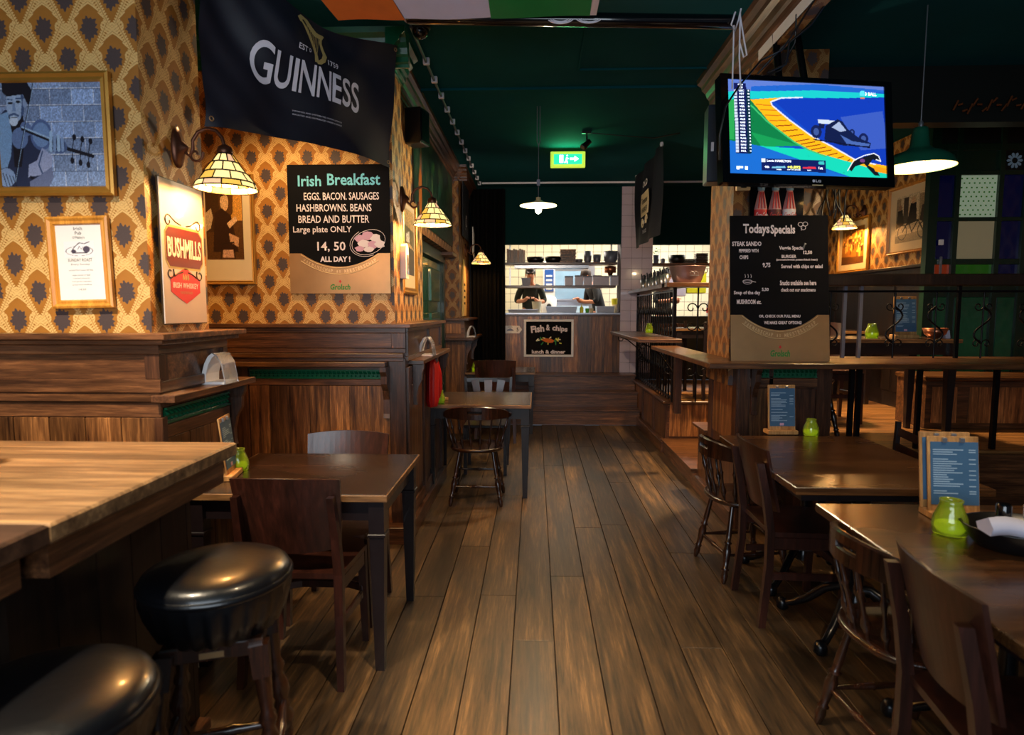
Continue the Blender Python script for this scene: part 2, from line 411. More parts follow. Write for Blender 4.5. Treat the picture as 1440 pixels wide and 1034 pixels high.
def piece(src, parent, loc, name=None):
    c = src.copy(); c.parent = parent; c.location = loc; COL.objects.link(c); return c

def spiral(cx, cz, r0, r1, a0, a1, n=14):
    return [(cx + (r0 + (r1 - r0) * i / n) * math.cos(a0 + (a1 - a0) * i / n), cz + (r0 + (r1 - r0) * i / n) * math.sin(a0 + (a1 - a0) * i / n)) for i in range(n + 1)]

# lettering: real letter shapes laid flat on a board. Panel frame: x right, z up, facing -y
def text(body, cx, cz, wd, ht, mat, parent, y=-.002, bold=0.0, shear=0, name='lettering', rot=0, mapf=None, label=None, res=2):
    cu = bpy.data.curves.new('t', 'FONT'); cu.body = body; cu.align_x = 'CENTER'; cu.offset = bold; cu.shear = shear; cu.resolution_u = res
    cu.space_character = 1.0
    to = bpy.data.objects.new('t', cu); COL.objects.link(to)
    dg = bpy.context.evaluated_depsgraph_get(); dg.update()
    me = bpy.data.meshes.new_from_object(to.evaluated_get(dg)); me.name = name
    bpy.data.objects.remove(to); bpy.data.curves.remove(cu)
    n = len(me.vertices); a = np.zeros(n * 3); me.vertices.foreach_get('co', a); a = a.reshape(-1, 3)
    x0, x1, y0, y1 = a[:, 0].min(), a[:, 0].max(), a[:, 1].min(), a[:, 1].max()
    px = (a[:, 0] - (x0 + x1) / 2) / max(x1 - x0, 1e-6) * wd; pz = (a[:, 1] - (y0 + y1) / 2) / max(y1 - y0, 1e-6) * ht
    c, s_ = math.cos(rot), math.sin(rot)
    X = cx + px * c - pz * s_; Z = cz + px * s_ + pz * c
    if mapf: pts = np.array([mapf(X[i], Z[i]) for i in range(n)])
    else: pts = np.stack([X, np.full(n, y), Z], 1)
    me.vertices.foreach_set('co', pts.ravel()); me.update()
    me.materials.clear(); me.materials.append(M[mat] if isinstance(mat, str) else mat)
    o = bpy.data.objects.new(name, me); COL.objects.link(o); o.parent = parent
    if label: o['label'] = label
    return o

# flat pictures: a small painter; the colours are carried on a fine grid of faces
class Cv:
    def __init__(s, w, h, bg):
        s.w, s.h = w, h; s.X, s.Y = np.meshgrid(np.linspace(0, w / h, w), np.linspace(0, 1, h)); s.A = w / h
        s.c = np.zeros((h, w, 3)); s.c[:] = bg
    def put(s, m, col, a=1.0):
        m = m.astype(float) * a; s.c = s.c * (1 - m[..., None]) + np.array(col, float) * m[..., None]; return s
    def poly(s, pts, col, a=1.0):
        ins = np.zeros(s.X.shape, bool); n = len(pts)
        for i in range(n):
            x0, y0 = pts[i]; x1, y1 = pts[(i + 1) % n]
            if y0 == y1: continue
            c = (s.Y < max(y0, y1)) & (s.Y >= min(y0, y1)) & (s.X < x0 + (s.Y - y0) * (x1 - x0) / (y1 - y0)); ins ^= c
        return s.put(ins, col, a)
    def ell(s, cx, cy, rx, ry, col, rot=0, a=1.0, ring=None):
        c, q = math.cos(rot), math.sin(rot); dx, dy = s.X - cx, s.Y - cy
        d = ((dx * c + dy * q) / rx) ** 2 + ((-dx * q + dy * c) / ry) ** 2
        m = d < 1
        if ring: m &= d > (1 - ring) ** 2
        return s.put(m, col, a)
    def line(s, pts, wd, col, a=1.0):
        for (x0, y0), (x1, y1) in zip(pts[:-1], pts[1:]):
            L = max((x1 - x0) ** 2 + (y1 - y0) ** 2, 1e-9); t = np.clip(((s.X - x0) * (x1 - x0) + (s.Y - y0) * (y1 - y0)) / L, 0, 1)
            s.put((s.X - x0 - t * (x1 - x0)) ** 2 + (s.Y - y0 - t * (y1 - y0)) ** 2 < (wd / 2) ** 2, col, a)
        return s
    def grain(s, amt, seed=1, k=1):
        r = np.random.RandomState(seed).rand((s.h + k - 1) // k, (s.w + k - 1) // k); r = np.kron(r, np.ones((k, k)))[:s.h, :s.w]
        s.c = s.c * (1 + (r[..., None] - .5) * amt); return s
    def bricks(s, bw, bh, mortar, col, seed=2, lw=.006):
        rs = np.random.RandomState(seed); row = (s.Y / bh).astype(int); xo = s.X + (row % 2) * bw / 2; cl = (xo / bw).astype(int)
        tone = rs.rand(60, 60)[row % 60, cl % 60]; s.c[:] = np.array(col) * (1 + (tone[..., None] - .5) * .35)
        fy = s.Y % bh; fx = xo % bw; s.put((fy < lw) | (fx < lw), mortar); s.put((fy > bh - lw * 1.2), (40, 50, 70), .6); return s
    def mesh(s, name, W, H, parent, y, mat, cz=0, cx=0, label=None):
        w_, h_ = s.w, s.h; me = bpy.data.meshes.new(name)
        gx, gz = np.meshgrid(np.linspace(-W / 2, W / 2, w_) + cx, np.linspace(-H / 2, H / 2, h_) + cz)
        co = np.stack([gx, np.full(gx.shape, y), gz], -1).reshape(-1, 3); nq = (w_ - 1) * (h_ - 1)
        i = (np.arange(h_ - 1)[:, None] * w_ + np.arange(w_ - 1)[None, :]).ravel(); q = np.stack([i, i + 1, i + 1 + w_, i + w_], 1).ravel()
        me.vertices.add(len(co)); me.vertices.foreach_set('co', co.ravel()); me.loops.add(nq * 4); me.loops.foreach_set('vertex_index', q.astype(np.int32))
        me.polygons.add(nq); me.polygons.foreach_set('loop_start', np.arange(0, nq * 4, 4, dtype=np.int32)); me.polygons.foreach_set('loop_total', np.full(nq, 4, np.int32))
        me.update(); ca = me.color_attributes.new('Col', 'FLOAT_COLOR', 'POINT')
        c = np.clip(s.c / 255, 0, 1); c = np.where(c <= .04045, c / 12.92, ((c + .055) / 1.055) ** 2.4)
        ca.data.foreach_set('color', np.concatenate([c, np.ones(c.shape[:2] + (1,))], -1).astype(np.float32).ravel())
        me.materials.append(mat); o = bpy.data.objects.new(name, me); COL.objects.link(o); o.parent = parent
        if label: o['label'] = label
        return o
M['art'] = vcol('printed picture', .35); M['art_screen'] = vcol('lit screen picture', .2, .62)

# ================================================================== the setting
def S(name, mb, mat, **k): return mb.build(name, mat, kind='structure', **k)
# floor: boards laid one by one
fl = thing('floor', (0, 0, 0), kind='structure')
MB().box(-3.4, 4.4, -1.5, 8.3, -.06, -.014).build('subfloor', 'under', fl)
x = -.095 - .19 * 16
rf = random.Random(3)
while x < 4.3:
    ys = [1.0]
    yend = 8.28 if x < 1.4 else 4.35
    while ys[-1] < yend - .1:
        ys.append(min(yend, ys[-1] + rf.uniform(1.7, 3.4)))
    if abs(x) > 2.3: ys = [1.0, yend]
    for a, b in zip(ys[:-1], ys[1:]):
        MB().box(x + .0022, x + .1878, a + .0015, b - .0015, -.014, 0 - rf.uniform(0, .0012), .0012).build('plank', 'floor', fl)
    x += .19
ce = thing('ceiling', (0, 0, 3.25), kind='structure')
MB().box(-3.4, 4.4, -1.5, 9.0, 0, .08).build('ceiling_panel', 'ceil', ce)
MB().box(-.95, 1.6, 5.04, 5.075, -.018, 0).build('joint_strip', 'ceil', ce)
MB().box(.3, 1.25, 4.68, 4.70, -.012, 0).build('joint_strip', 'ceil', ce)
MB().box(.3, .315, 3.9, 4.68, -.012, 0).build('joint_strip', 'ceil', ce)
MB().box(-.72, 2.6, 8.64, 8.66, -.022, 0).build('white_conduit', 'print_white', ce)

# left walls
S('wall_left', MB().box(-3.4, -1.56, 2.5, 2.95, 0, 3.25), 'paper', wuv=True)
S('wall_left', MB().box(-3.4, -2.3, 2.95, 4.1, 0, 3.25), 'paper', wuv=True)
S('wall_left', MB().box(-3.4, -.92, 4.1, 4.4, 0, 3.25), 'paper', wuv=True)
S('wall_left', MB().box(-2.0, -1.0, 4.4, 5.6, 0, 3.25), 'paper', wuv=True)
S('wall_left', MB().box(-2.0, -1.0, 5.6, 7.7, 2.2, 3.25), 'paper_dark', wuv=True)
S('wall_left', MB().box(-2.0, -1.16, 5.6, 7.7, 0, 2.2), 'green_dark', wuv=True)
S('wall_left', MB().box(-2.0, -.93, 7.7, 9.0, 0, 3.25), 'paper_dark', wuv=True)
S('wall_left', MB().box(-3.45, -3.4, -1.5, 4.4, 0, 3.25), 'paper', wuv=True)
# right walls
S('wall_right', MB().box(4.4, 4.46, -1.5, 9.0, 0, 3.25), 'paper_dark', wuv=True)
S('wall_right', MB().box(3.7, 4.4, 5.86, 9.0, 0, 3.25), 'paper', wuv=True)

t = thing('baseboard_right', (3.68, 7.4, .54), kind='structure')
def _pt(nm, mat, *b): return MB().box(b[0] - 3.68, b[1] - 3.68, b[2] - 7.4, b[3] - 7.4, b[4] - .54, b[5] - .54, .003).build(nm, mat, t)
_pt('wainscot', 'oak_dark', 3.66, 3.70, 5.86, 9.0, .54, 1.93); _pt('cap', 'oak_dark', 3.62, 3.70, 5.86, 9.0, 1.93, 1.96)
for i in range(5): _pt('panel', 'oak_dark', 3.65, 3.66, 5.92 + i * .62, 6.48 + i * .62, .7, 1.8)
def cornice(name, a, b, out, mat, h=.2, pr=.14, z=3.25, parent=None):
    """stepped moulding under the ceiling from a to b, pushing towards out"""
    a = Vector((*a, 0)); b = Vector((*b, 0)); o = Vector((*out, 0)); d = (b - a).normalized()
    prof = [(0, 0), (.1, 0), (.12, .1), (.22, .14), (.24, .28), (.34, .34), (.42, .5), (.60, .62), (.64, .74), (.84, .84), (.88, 1), (0, 1)]
    ring = lambda p: [p + o * (q * pr) + Vector((0, 0, z - h + r * h)) for q, r in prof]
    mb = MB().rings([ring(a), ring(b)], smooth=False)
    return mb
c = thing('trim_1', (-1.6, 4.1, 3.05), kind='structure')
def loc(parent, mb):
    off = parent.location; mb.v = [(p[0] - off.x, p[1] - off.y, p[2] - off.z) for p in mb.v]; return mb
loc(c, cornice('', (-3.3, 4.1), (-.80, 4.1), (0, -1), '', pr=.16)).build('cornice', 'green_gloss', c)
loc(c, cornice('', (-.92, 3.96), (-.92, 4.42), (1, 0), '', pr=.14)).build('cornice', 'green_gloss', c)
loc(c, cornice('', (-1.0, 4.4), (-1.0, 7.7), (1, 0), '', pr=.12, h=.17)).build('cornice', 'oak_y', c)
loc(c, cornice('', (-.93, 7.62), (-.93, 9.0), (1, 0), '', pr=.12, h=.17)).build('cornice', 'oak_y', c)
loc(c, cornice('', (-1.2, 7.7), (-.82, 7.7), (0, -1), '', pr=.12, h=.17)).build('cornice', 'oak', c)

def carved(x0, y0, x1, y1, z0, z1, out, parent, name='carved_strip'):
    """green carved frieze: a backing with beads and slanted leaves"""
    mb = MB(); a = Vector((x0, y0, 0)); b = Vector((x1, y1, 0)); L = (b - a).length; d = (b - a) / L; o = Vector((*out, 0)); h = z1 - z0
    q = lambda s, u, t: a + d * s + o * u + Vector((0, 0, t))
    def blk(s0, s1, u, t0, t1):
        mb.add([q(s0, 0, t0), q(s1, 0, t0), q(s1, u, t0), q(s0, u, t0), q(s0, 0, t1), q(s1, 0, t1), q(s1, u, t1), q(s0, u, t1)],
               [(0, 1, 2, 3), (7, 6, 5, 4), (0, 4, 5, 1), (1, 5, 6, 2), (2, 6, 7, 3), (3, 7, 4, 0)])
    blk(0, L, .008, z0, z1); blk(0, L, .02, z1 - h * .14, z1); blk(0, L, .02, z0, z0 + h * .12)
    n = int(L / .028)
    for i in range(n):
        s = (i + .5) * L / n; r = .011
        mb.add([q(s - r, .008, z1 - h * .2), q(s + r, .008, z1 - h * .2), q(s + r * .6, .024, z1 - h * .4), q(s - r * .3, .024, z1 - h * .4), q(s - r * .2, .008, z0 + h * .46), q(s + r * 1.6, .008, z0 + h * .5)],
               [(0, 1, 2, 3), (3, 2, 5, 4), (0, 3, 4), (1, 5, 2)])
        c = q(s, .010, z0 + h * .28)
        mb.add([c + d * -.008, c + d * .008, c + Vector((0, 0, h * .12)), c - Vector((0, 0, h * .12)), c + o * .012], [(0, 2, 4), (2, 1, 4), (1, 3, 4), (3, 0, 4)])
    off = parent.location
    mb.v = [(p[0] - off.x, p[1] - off.y, p[2] - off.z) for p in mb.v]
    return mb.build(name, 'green_gloss', parent, label='green painted carved strip')
def part(parent, name, mat, *b, ch=.003, label=None):
    off = parent.location
    return MB().box(b[0] - off.x, b[1] - off.x, b[2] - off.y, b[3] - off.y, b[4] - off.z, b[5] - off.z, ch).build(name, mat, parent, label=label)
def bracket(parent, axis, t0, t1, base, out, zt, h, d, mat='oak_z'):
    """scrolled bracket under a ledge; profile in (out, z)"""
    prof = [(0, zt), (d, zt), (d, zt - .03), (d * .82, zt - .06), (d * .80, zt - .11), (d * .45, zt - .16), (d * .28, zt - .22), (d * .30, zt - h * .92), (d * .36, zt - h), (0, zt - h)]
    poly = [(base + out * p, z) for p, z in prof]; off = parent.location
    mb = MB().prism(poly, axis, t0, t1); mb.v = [(p[0] - off.x, p[1] - off.y, p[2] - off.z) for p in mb.v]
    return mb.build('bracket', mat, parent)

# wainscot round the left pilaster
t = thing('trim_2', (-1.6, 2.5, 0), kind='structure')
part(t, 'backing', 'oak', -3.4, -1.515, 2.455, 3.02, 0, 1.40, ch=0)
part(t, 'cap', 'oak', -3.4, -1.44, 2.38, 3.08, 1.405, 1.43)
part(t, 'cap_moulding', 'oak', -3.4, -1.465, 2.41, 3.05, 1.385, 1.405)
part(t, 'rail', 'oak', -3.4, -1.50, 2.44, 2.455, 1.345, 1.385)
part(t, 'rail', 'oak', -3.4, -1.50, 2.44, 2.455, 1.19, 1.245)
for a, b in ((-3.0, -2.94), (-2.36, -2.31), (-1.56, -1.50)): part(t, 'stile', 'oak_z', a, b, 2.44, 2.455, 1.245, 1.345)
part(t, 'rail', 'oak_y', -1.515, -1.50, 2.455, 3.0, 1.345, 1.385)
part(t, 'rail', 'oak_y', -1.515, -1.50, 2.455, 3.0, 1.19, 1.235)
for a, b in ((2.455, 2.50), (2.87, 2.90), (2.96, 3.0)): part(t, 'stile', 'oak_z', -1.515, -1.50, a, b, 1.235, 1.345)
part(t, 'ledge', 'oak_y', -1.515, -1.42, 2.40, 3.12, 1.155, 1.185)
part(t, 'moulding', 'oak', -3.4, -1.49, 2.43, 2.455, 1.155, 1.185)
part(t, 'rail', 'oak', -3.4, -1.505, 2.443, 2.455, 1.09, 1.15)
for i in range(12):
    part(t, 'board', 'board', -3.32 + i * .15, -3.175 + i * .15, 2.445, 2.455, .12, 1.088, ch=.002)
part(t, 'corner_post', 'oak_z', -1.53, -1.495, 2.435, 2.47, 0, 1.09)
carved(-1.515, 2.47, -1.515, 3.0, 1.06, 1.125, (1, 0), t)
part(t, 'rail', 'oak_y', -1.515, -1.50, 2.47, 3.0, 1.0, 1.055)
for i in range(3): part(t, 'board', 'board', -1.515, -1.505, 2.475 + i * .175, 2.645 + i * .175, .12, .998, ch=.002)
part(t, 'skirting', 'oak', -3.4, -1.48, 2.42, 3.02, 0, .12)
bracket(t, 'Y', 3.02, 3.05, -1.515, 1, 1.155, .30, .08)

# wainscot of the recess and its right-hand post
t = thing('trim_3', (-1.4, 4.1, 0), kind='structure')
part(t, 'backing', 'oak', -2.3, -.86, 4.055, 4.1, 0, 1.41, ch=0)
part(t, 'post_core', 'oak_z', -.92, -.845, 4.055, 5.6, 0, 1.41, ch=0)
part(t, 'cap', 'oak', -2.3, -.80, 3.99, 4.1, 1.41, 1.435)
part(t, 'cap', 'oak_y', -1.0, -.80, 4.1, 5.62, 1.41, 1.435)
part(t, 'rail', 'oak', -2.3, -.84, 4.035, 4.055, 1.376, 1.41)
part(t, 'rail', 'oak', -2.3, -.84, 4.035, 4.055, 1.245, 1.275)
part(t, 'stile', 'oak_z', -.93, -.84, 4.035, 4.055, 1.275, 1.376)
part(t, 'panel', 'oak', -2.28, -.935, 4.045, 4.055, 1.277, 1.374)
part(t, 'moulding', 'counter', -2.3, -.85, 4.0, 4.05, 1.215, 1.243)
part(t, 'ledge', 'counter', -2.3, -.955, 3.94, 4.055, 1.16, 1.19)
part(t, 'ledge_rear', 'oak', -2.3, -.85, 4.02, 4.055, 1.19, 1.215)
part(t, 'stile', 'oak_z', -1.93, -1.885, 4.03, 4.055, .1, 1.16)
part(t, 'stile', 'oak_z', -2.3, -1.935, 4.04, 4.055, .1, 1.16)
carved(-1.88, 4.055, -.985, 4.055, 1.075, 1.135, (0, -1), t)
part(t, 'rail', 'oak', -1.885, -.98, 4.035, 4.055, 1.03, 1.073)
for i in range(7): part(t, 'board', 'board', -1.882 + i * .1335, -1.751 + i * .1335, 4.04, 4.055, .1, 1.028, ch=.002)
part(t, 'stile', 'oak_z', -.945, -.842, 4.03, 4.055, .1, 1.21)
bracket(t, 'X', -.985, -.945, 4.055, -1, 1.16, .34, .13)
part(t, 'skirting', 'oak', -2.3, -.82, 3.93, 4.055, 0, .11)
part(t, 'skirting', 'oak_y', -.845, -.80, 3.93, 5.6, 0, .11)
part(t, 'ledge', 'counter', -.845, -.745, 4.16, 5.5, 1.16, 1.188)
for a, b in ((4.06, 4.14), (4.62, 4.70), (5.16, 5.24), (5.5, 5.58)): part(t, 'stile', 'oak_z', -.845, -.825, a, b, .11, 1.15)
for a, b in ((4.14, 4.62), (4.70, 5.16)):
    part(t, 'rail', 'oak_y', -.845, -.827, a, b, .11, .2); part(t, 'rail', 'oak_y', -.845, -.827, a, b, 1.06, 1.15)
    part(t, 'panel', 'board', -.845, -.835, a + .04, b - .04, .24, 1.02, ch=.006)
for a, b in ((4.06, 4.12), (4.9, 4.96), (5.5, 5.56)): part(t, 'stile', 'oak_z', -.845, -.828, a, b, 1.22, 1.38)
part(t, 'rail', 'oak_y', -.845, -.828, 4.06, 5.56, 1.38, 1.41); part(t, 'rail', 'oak_y', -.845, -.828, 4.06, 5.56, 1.19, 1.22)
for yy in (4.22, 4.82, 5.42): bracket(t, 'Y', yy - .02, yy + .02, -.825, 1, 1.16, .28, .075)

# far left pilaster wainscot
t = thing('trim_4', (-1.0, 7.7, 0), kind='structure')
part(t, 'backing', 'oak', -1.16, -.86, 7.63, 9.0, 0, 1.40, ch=0)
part(t, 'cap', 'oak', -1.16, -.80, 7.56, 9.0, 1.40, 1.43)
part(t, 'ledge', 'oak', -1.16, -.74, 7.52, 8.9, 1.16, 1.19)
part(t, 'panel', 'board', -1.10, -.90, 7.62, 7.63, 1.24, 1.36)
for i in range(3): part(t, 'board', 'board', -1.15 + i * .098, -1.055 + i * .098, 7.62, 7.63, 0, 1.15)
part(t, 'stile', 'oak_z', -.86, -.84, 7.63, 7.75, 0, 1.15)
bracket(t, 'Y', 7.7, 7.74, -.86, 1, 1.16, .3, .09)
bracket(t, 'Y', 8.5, 8.54, -.86, 1, 1.16, .3, .09)
# green door in the recess
t = thing('door_1', (-1.16, 6.5, 0), kind='structure')
part(t, 'door_frame', 'green_dark', -1.16, -1.08, 5.62, 5.74, 0, 2.2); part(t, 'door_frame', 'green_dark', -1.16, -1.08, 7.46, 7.58, 0, 2.2)
part(t, 'door_frame', 'green_dark', -1.16, -1.08, 5.74, 7.46, 2.08, 2.2)
part(t, 'door_leaf', 'green_gloss', -1.16, -1.12, 5.76, 7.44, .02, 2.06)
for k, (a, b) in enumerate(((.15, .85), (1.0, 1.5), (1.62, 1.98))):
    part(t, 'door_panel', 'green_gloss', -1.12, -1.105, 5.9, 6.5, a, b, ch=.01); part(t, 'door_panel', 'green_gloss', -1.12, -1.105, 6.7, 7.3, a, b, ch=.01)
part(t, 'lintel_shelf', 'oak', -1.16, -.95, 7.3, 7.68, 2.16, 2.2)

# right pillar, beam and its wainscot
S('wall_right', MB().box(1.35, 1.95, 4.4, 4.95, 1.0, 3.25), 'paper_dark', wuv=True)
S('trim_5', MB().box(1.35, 1.41, -.3, 4.4, 3.0, 3.25), 'paper_dark', wuv=True)
t = thing('trim_6', (1.3, 3.0, 3.05), kind='structure')
loc(t, cornice('', (1.35, -.3), (1.35, 4.96), (-1, 0), '', pr=.15, h=.2)).build('cornice', 'oak_y', t)
t = thing('trim_7', (1.7, 4.3, 0), kind='structure')
part(t, 'backing', 'oak_z', 1.40, 2.02, 4.32, 5.0, 0, 1.155, ch=0)
for a, b in ((1.40, 1.47), (1.60, 1.625), (1.92, 2.02)): part(t, 'stile', 'oak_z', a, b, 4.30, 4.32, 0, 1.155)
part(t, 'rail', 'oak', 1.47, 1.92, 4.30, 4.32, 1.0, 1.06)
carved(1.51, 4.32, 1.92, 4.32, 1.065, 1.13, (0, -1), t)
part(t, 'panel', 'board', 1.475, 1.595, 4.31, 4.32, .05, .99); part(t, 'panel', 'oak_z', 1.63, 1.915, 4.31, 4.32, .05, .99)
bracket(t, 'X', 1.475, 1.51, 4.30, -1, 1.155, .34, .12)
for a, b in ((4.32, 4.4), (4.9, 5.0)): part(t, 'stile', 'oak_z', 1.385, 1.40, a, b, 0, 1.155)
part(t, 'panel', 'board', 1.39, 1.40, 4.42, 4.88, .6, 1.1)

# raised floor, plinths, steps
t = thing('floor_raised', (2.5, 6.5, 0), kind='structure')
part(t, 'plinth', 'oak', 1.42, 4.4, 6.66, 9.0, 0, .515, ch=0); part(t, 'plinth', 'oak', 1.42, 4.4, 4.99, 5.35, 0, .515, ch=0)
part(t, 'plinth', 'oak', 2.02, 4.4, 4.42, 4.99, 0, .515, ch=0)
part(t, 'plinth', 'oak', 2.2, 4.4, 5.35, 6.66, 0, .515, ch=0)
y = 4.45
while y < 8.9:
    x0 = 2.03 if y < 5.0 else 1.40 if (y < 5.3 or y > 6.6) else 2.17
    part(t, 'plank', 'floor_x', x0, 4.38, y + .002, min(y + .158, 8.98), .515, .54, ch=.002); y += .16
part(t, 'edge_board', 'counter', 1.36, 1.50, 6.60, 8.96, .541, .565); part(t, 'edge_board', 'counter', 1.50, 2.2, 6.60, 6.70, .541, .565)
part(t, 'edge_board', 'counter', 1.36, 1.50, 5.0, 5.38, .541, .565)
for a, b in ((6.66, 6.76), (7.36, 7.46), (8.06, 8.16), (8.8, 8.9)): part(t, 'stile', 'oak_z', 1.40, 1.42, a, b, .12, .54)
for a, b in ((6.76, 7.36), (7.46, 8.06), (8.16, 8.8)): part(t, 'panel', 'board', 1.41, 1.42, a + .02, b - .02, .15, .5)
part(t, 'panel', 'board', 1.44, 2.16, 6.645, 6.66, .18, .53)
part(t, 'kerb', 'oak_y', 1.355, 1.42, 6.66, 9.0, 0, .12)
part(t, 'step_block', 'oak_y', 1.38, 2.2, 5.35, 6.66, 0, .135, ch=0); part(t, 'step_tread', 'counter', 1.35, 2.2, 5.352, 6.655, .135, .16)
part(t, 'kerb', 'oak_y', 1.36, 1.41, 4.32, 5.35, 0, .12)
part(t, 'plinth_face', 'board', 1.405, 1.42, 5.0, 5.35, .12, .515)
t = thing('steps', (.2, 8.6, 0), kind='structure')
for i in range(3):
    part(t, 'riser', 'oak', -.86, 1.40, 8.29 + .22 * i, 9.0, .21 * i, .21 * i + .185, ch=0)
    part(t, 'tread', 'oak', -.86, 1.41, 8.265 + .22 * i, 9.0 if i == 2 else 8.50 + .22 * i, .21 * i + .185, .21 * (i + 1))

# kitchen front
S('wall_back', MB().box(-1.0, 1.215, 9.0, 9.12, 2.46, 3.25), 'green_wall')
S('wall_back', MB().box(1.66, 4.4, 9.0, 9.12, 2.45, 3.25), 'green_wall')
S('wall_back', MB().box(2.56, 4.4, 9.0, 9.12, .54, 2.45), 'green_wall')
S('wall_back', MB().box(-1.0, -.44, 9.0, 9.12, .5, 2.46), 'black_paint')
t = thing('wall_back', (.4, 9.0, .63), kind='structure')
part(t, 'counter_core', 'under', -.44, 1.215, 9.02, 9.5, .3, 1.46, ch=0)
rb = random.Random(5); x = -.44
while x < 1.2:
    wd = min(rb.choice((.11, .15, .19)), 1.215 - x); part(t, 'board', 'board', x + .001, x + wd - .001, 9.0, 9.02, .632, 1.44); x += wd
part(t, 'worktop', 'steel', -.44, 1.215, 8.97, 9.6, 1.465, 1.49)
part(t, 'edge_strip', 'oak', -.44, 1.215, 8.99, 9.02, 1.44, 1.465)
t = thing('wall_back', (1.44, 9.0, .63), kind='structure')
part(t, 'grout_backing', 'grout', 1.215, 1.66, 9.004, 9.4, .54, 3.25, ch=0)
t0 = None
for i in range(3):
    for j in range(18):
        if t0 is None:
            t0 = MB().box(-.0725, .0725, -.006, 0, -.0725, .0725, .003).build('tile', 'tile', t)
            o = t0
        else: o = piece(t0, t, (0, 0, 0))
        o.location = (1.29 + i * .148 - 1.44, 9.004 - 9.0, .63 + .075 + j * .148 - .63)
S('wall_back', MB().box(1.66, 2.56, 9.0, 9.5, .54, 1.44), 'black_paint')
S('wall_back', MB().box(-1.2, 3.2, 11.5, 11.56, .5, 3.3), 'grout')
mb = MB()
for i in range(29):
    for j in range(18): mb.box(-1.19 + i * .15, -1.047 + i * .15, 11.49, 11.5, .63 + j * .15, .773 + j * .15)
mb.build('kitchen_tiles', 'tile_cream', None, kind='structure')
S('wall_back', MB().box(-1.26, -1.2, 9.1, 11.56, .5, 3.3), 'tile_cream'); S('wall_back', MB().box(3.2, 3.26, 9.1, 11.56, .5, 3.3), 'tile_cream')
S('ceiling', MB().box(-1.26, 3.26, 9.1, 11.56, 3.25, 3.3), 'white'); S('floor', MB().box(-1.26, 3.26, 9.12, 11.56, .57, .63), 'under')
# dark beam and stained glass partition in the raised room
S('trim_8', MB().box(1.95, 4.4, 4.72, 4.86, 2.86, 3.25), 'black_paint')
t = thing('window_1', (3.95, 5.8, .54), kind='structure')
for a, b, nm in ((3.48, 3.56, 0), (3.705, 3.745, 0), (4.075, 4.115, 0), (4.30, 4.40, 0)): part(t, 'window_frame', 'green_dark', a, b, 5.77, 5.84, .54, 3.25)
for a, b in ((.54, .7), (1.74, 1.80), (1.93, 1.98), (2.31, 2.345), (2.71, 2.75), (2.92, 2.98)): part(t, 'window_bar', 'green_dark', 3.56, 4.30, 5.775, 5.835, a, b)
cols = ((3.56, 3.705), (3.745, 4.075), (4.115, 4.30))
rows = ((1.80, 1.93, ('red_glass', 'leaf_glass', 'blue_glass')), (1.98, 2.31, ('blue_glass', 'obscure_glass', 'blue_glass')), (2.345, 2.71, ('blue_glass', 'green_glass', 'blue_glass')), (2.75, 2.92, ('green_dark', 'green_dark', 'black')))
for z0, z1, ms in rows:
    for (a, b), m in zip(cols, ms): part(t, 'pane', m, a, b, 5.80, 5.81, z0, z1, ch=0)
for (a, b) in cols:
    part(t, 'lower_panel', 'green_dark', a, b, 5.79, 5.82, .7, 1.74, ch=0); part(t, 'panel_moulding', 'green_gloss', a + .02, b - .02, 5.78, 5.79, .8, 1.64, ch=.004)
part(t, 'upper_panel', 'black_paint', 3.56, 4.30, 5.79, 5.82, 2.98, 3.25, ch=0)
mb = MB()                                        # dotted pattern on the patterned pane
for i in range(7):
    for j in range(9):
        cx, cz = 3.77 + i * .044 + (j % 2) * .022, 2.37 + j * .039
        if cx < 4.06: mb.box(cx - .006 - 3.95, cx + .006 - 3.95, -.004, -.001, cz - .006 - .54, cz + .006 - .54)
mb.build('pane_dots', 'leafgreen', t, kind='stuff')
mb = MB()                                        # flower in the corner pane
for k in range(10):
    a = k * PI / 5; p = [(.025, -.008), (.06, -.012), (.07, 0), (.06, .012), (.025, .008)]
    mb.prism([(4.21 - 3.95 + q * math.cos(a) - r * math.sin(a), 2.835 - .54 + q * math.sin(a) + r * math.cos(a)) for q, r in p], 'Y', -.006, -.002)
mb.build('flower_pattern', 'print_pale', t)
part(t, 'switch', 'white', 3.585, 3.625, 5.765, 5.777, 2.10, 2.15)
part(t, 'door_handle', 'steel', 3.60, 3.612, 5.75, 5.77, 1.82, 2.0)

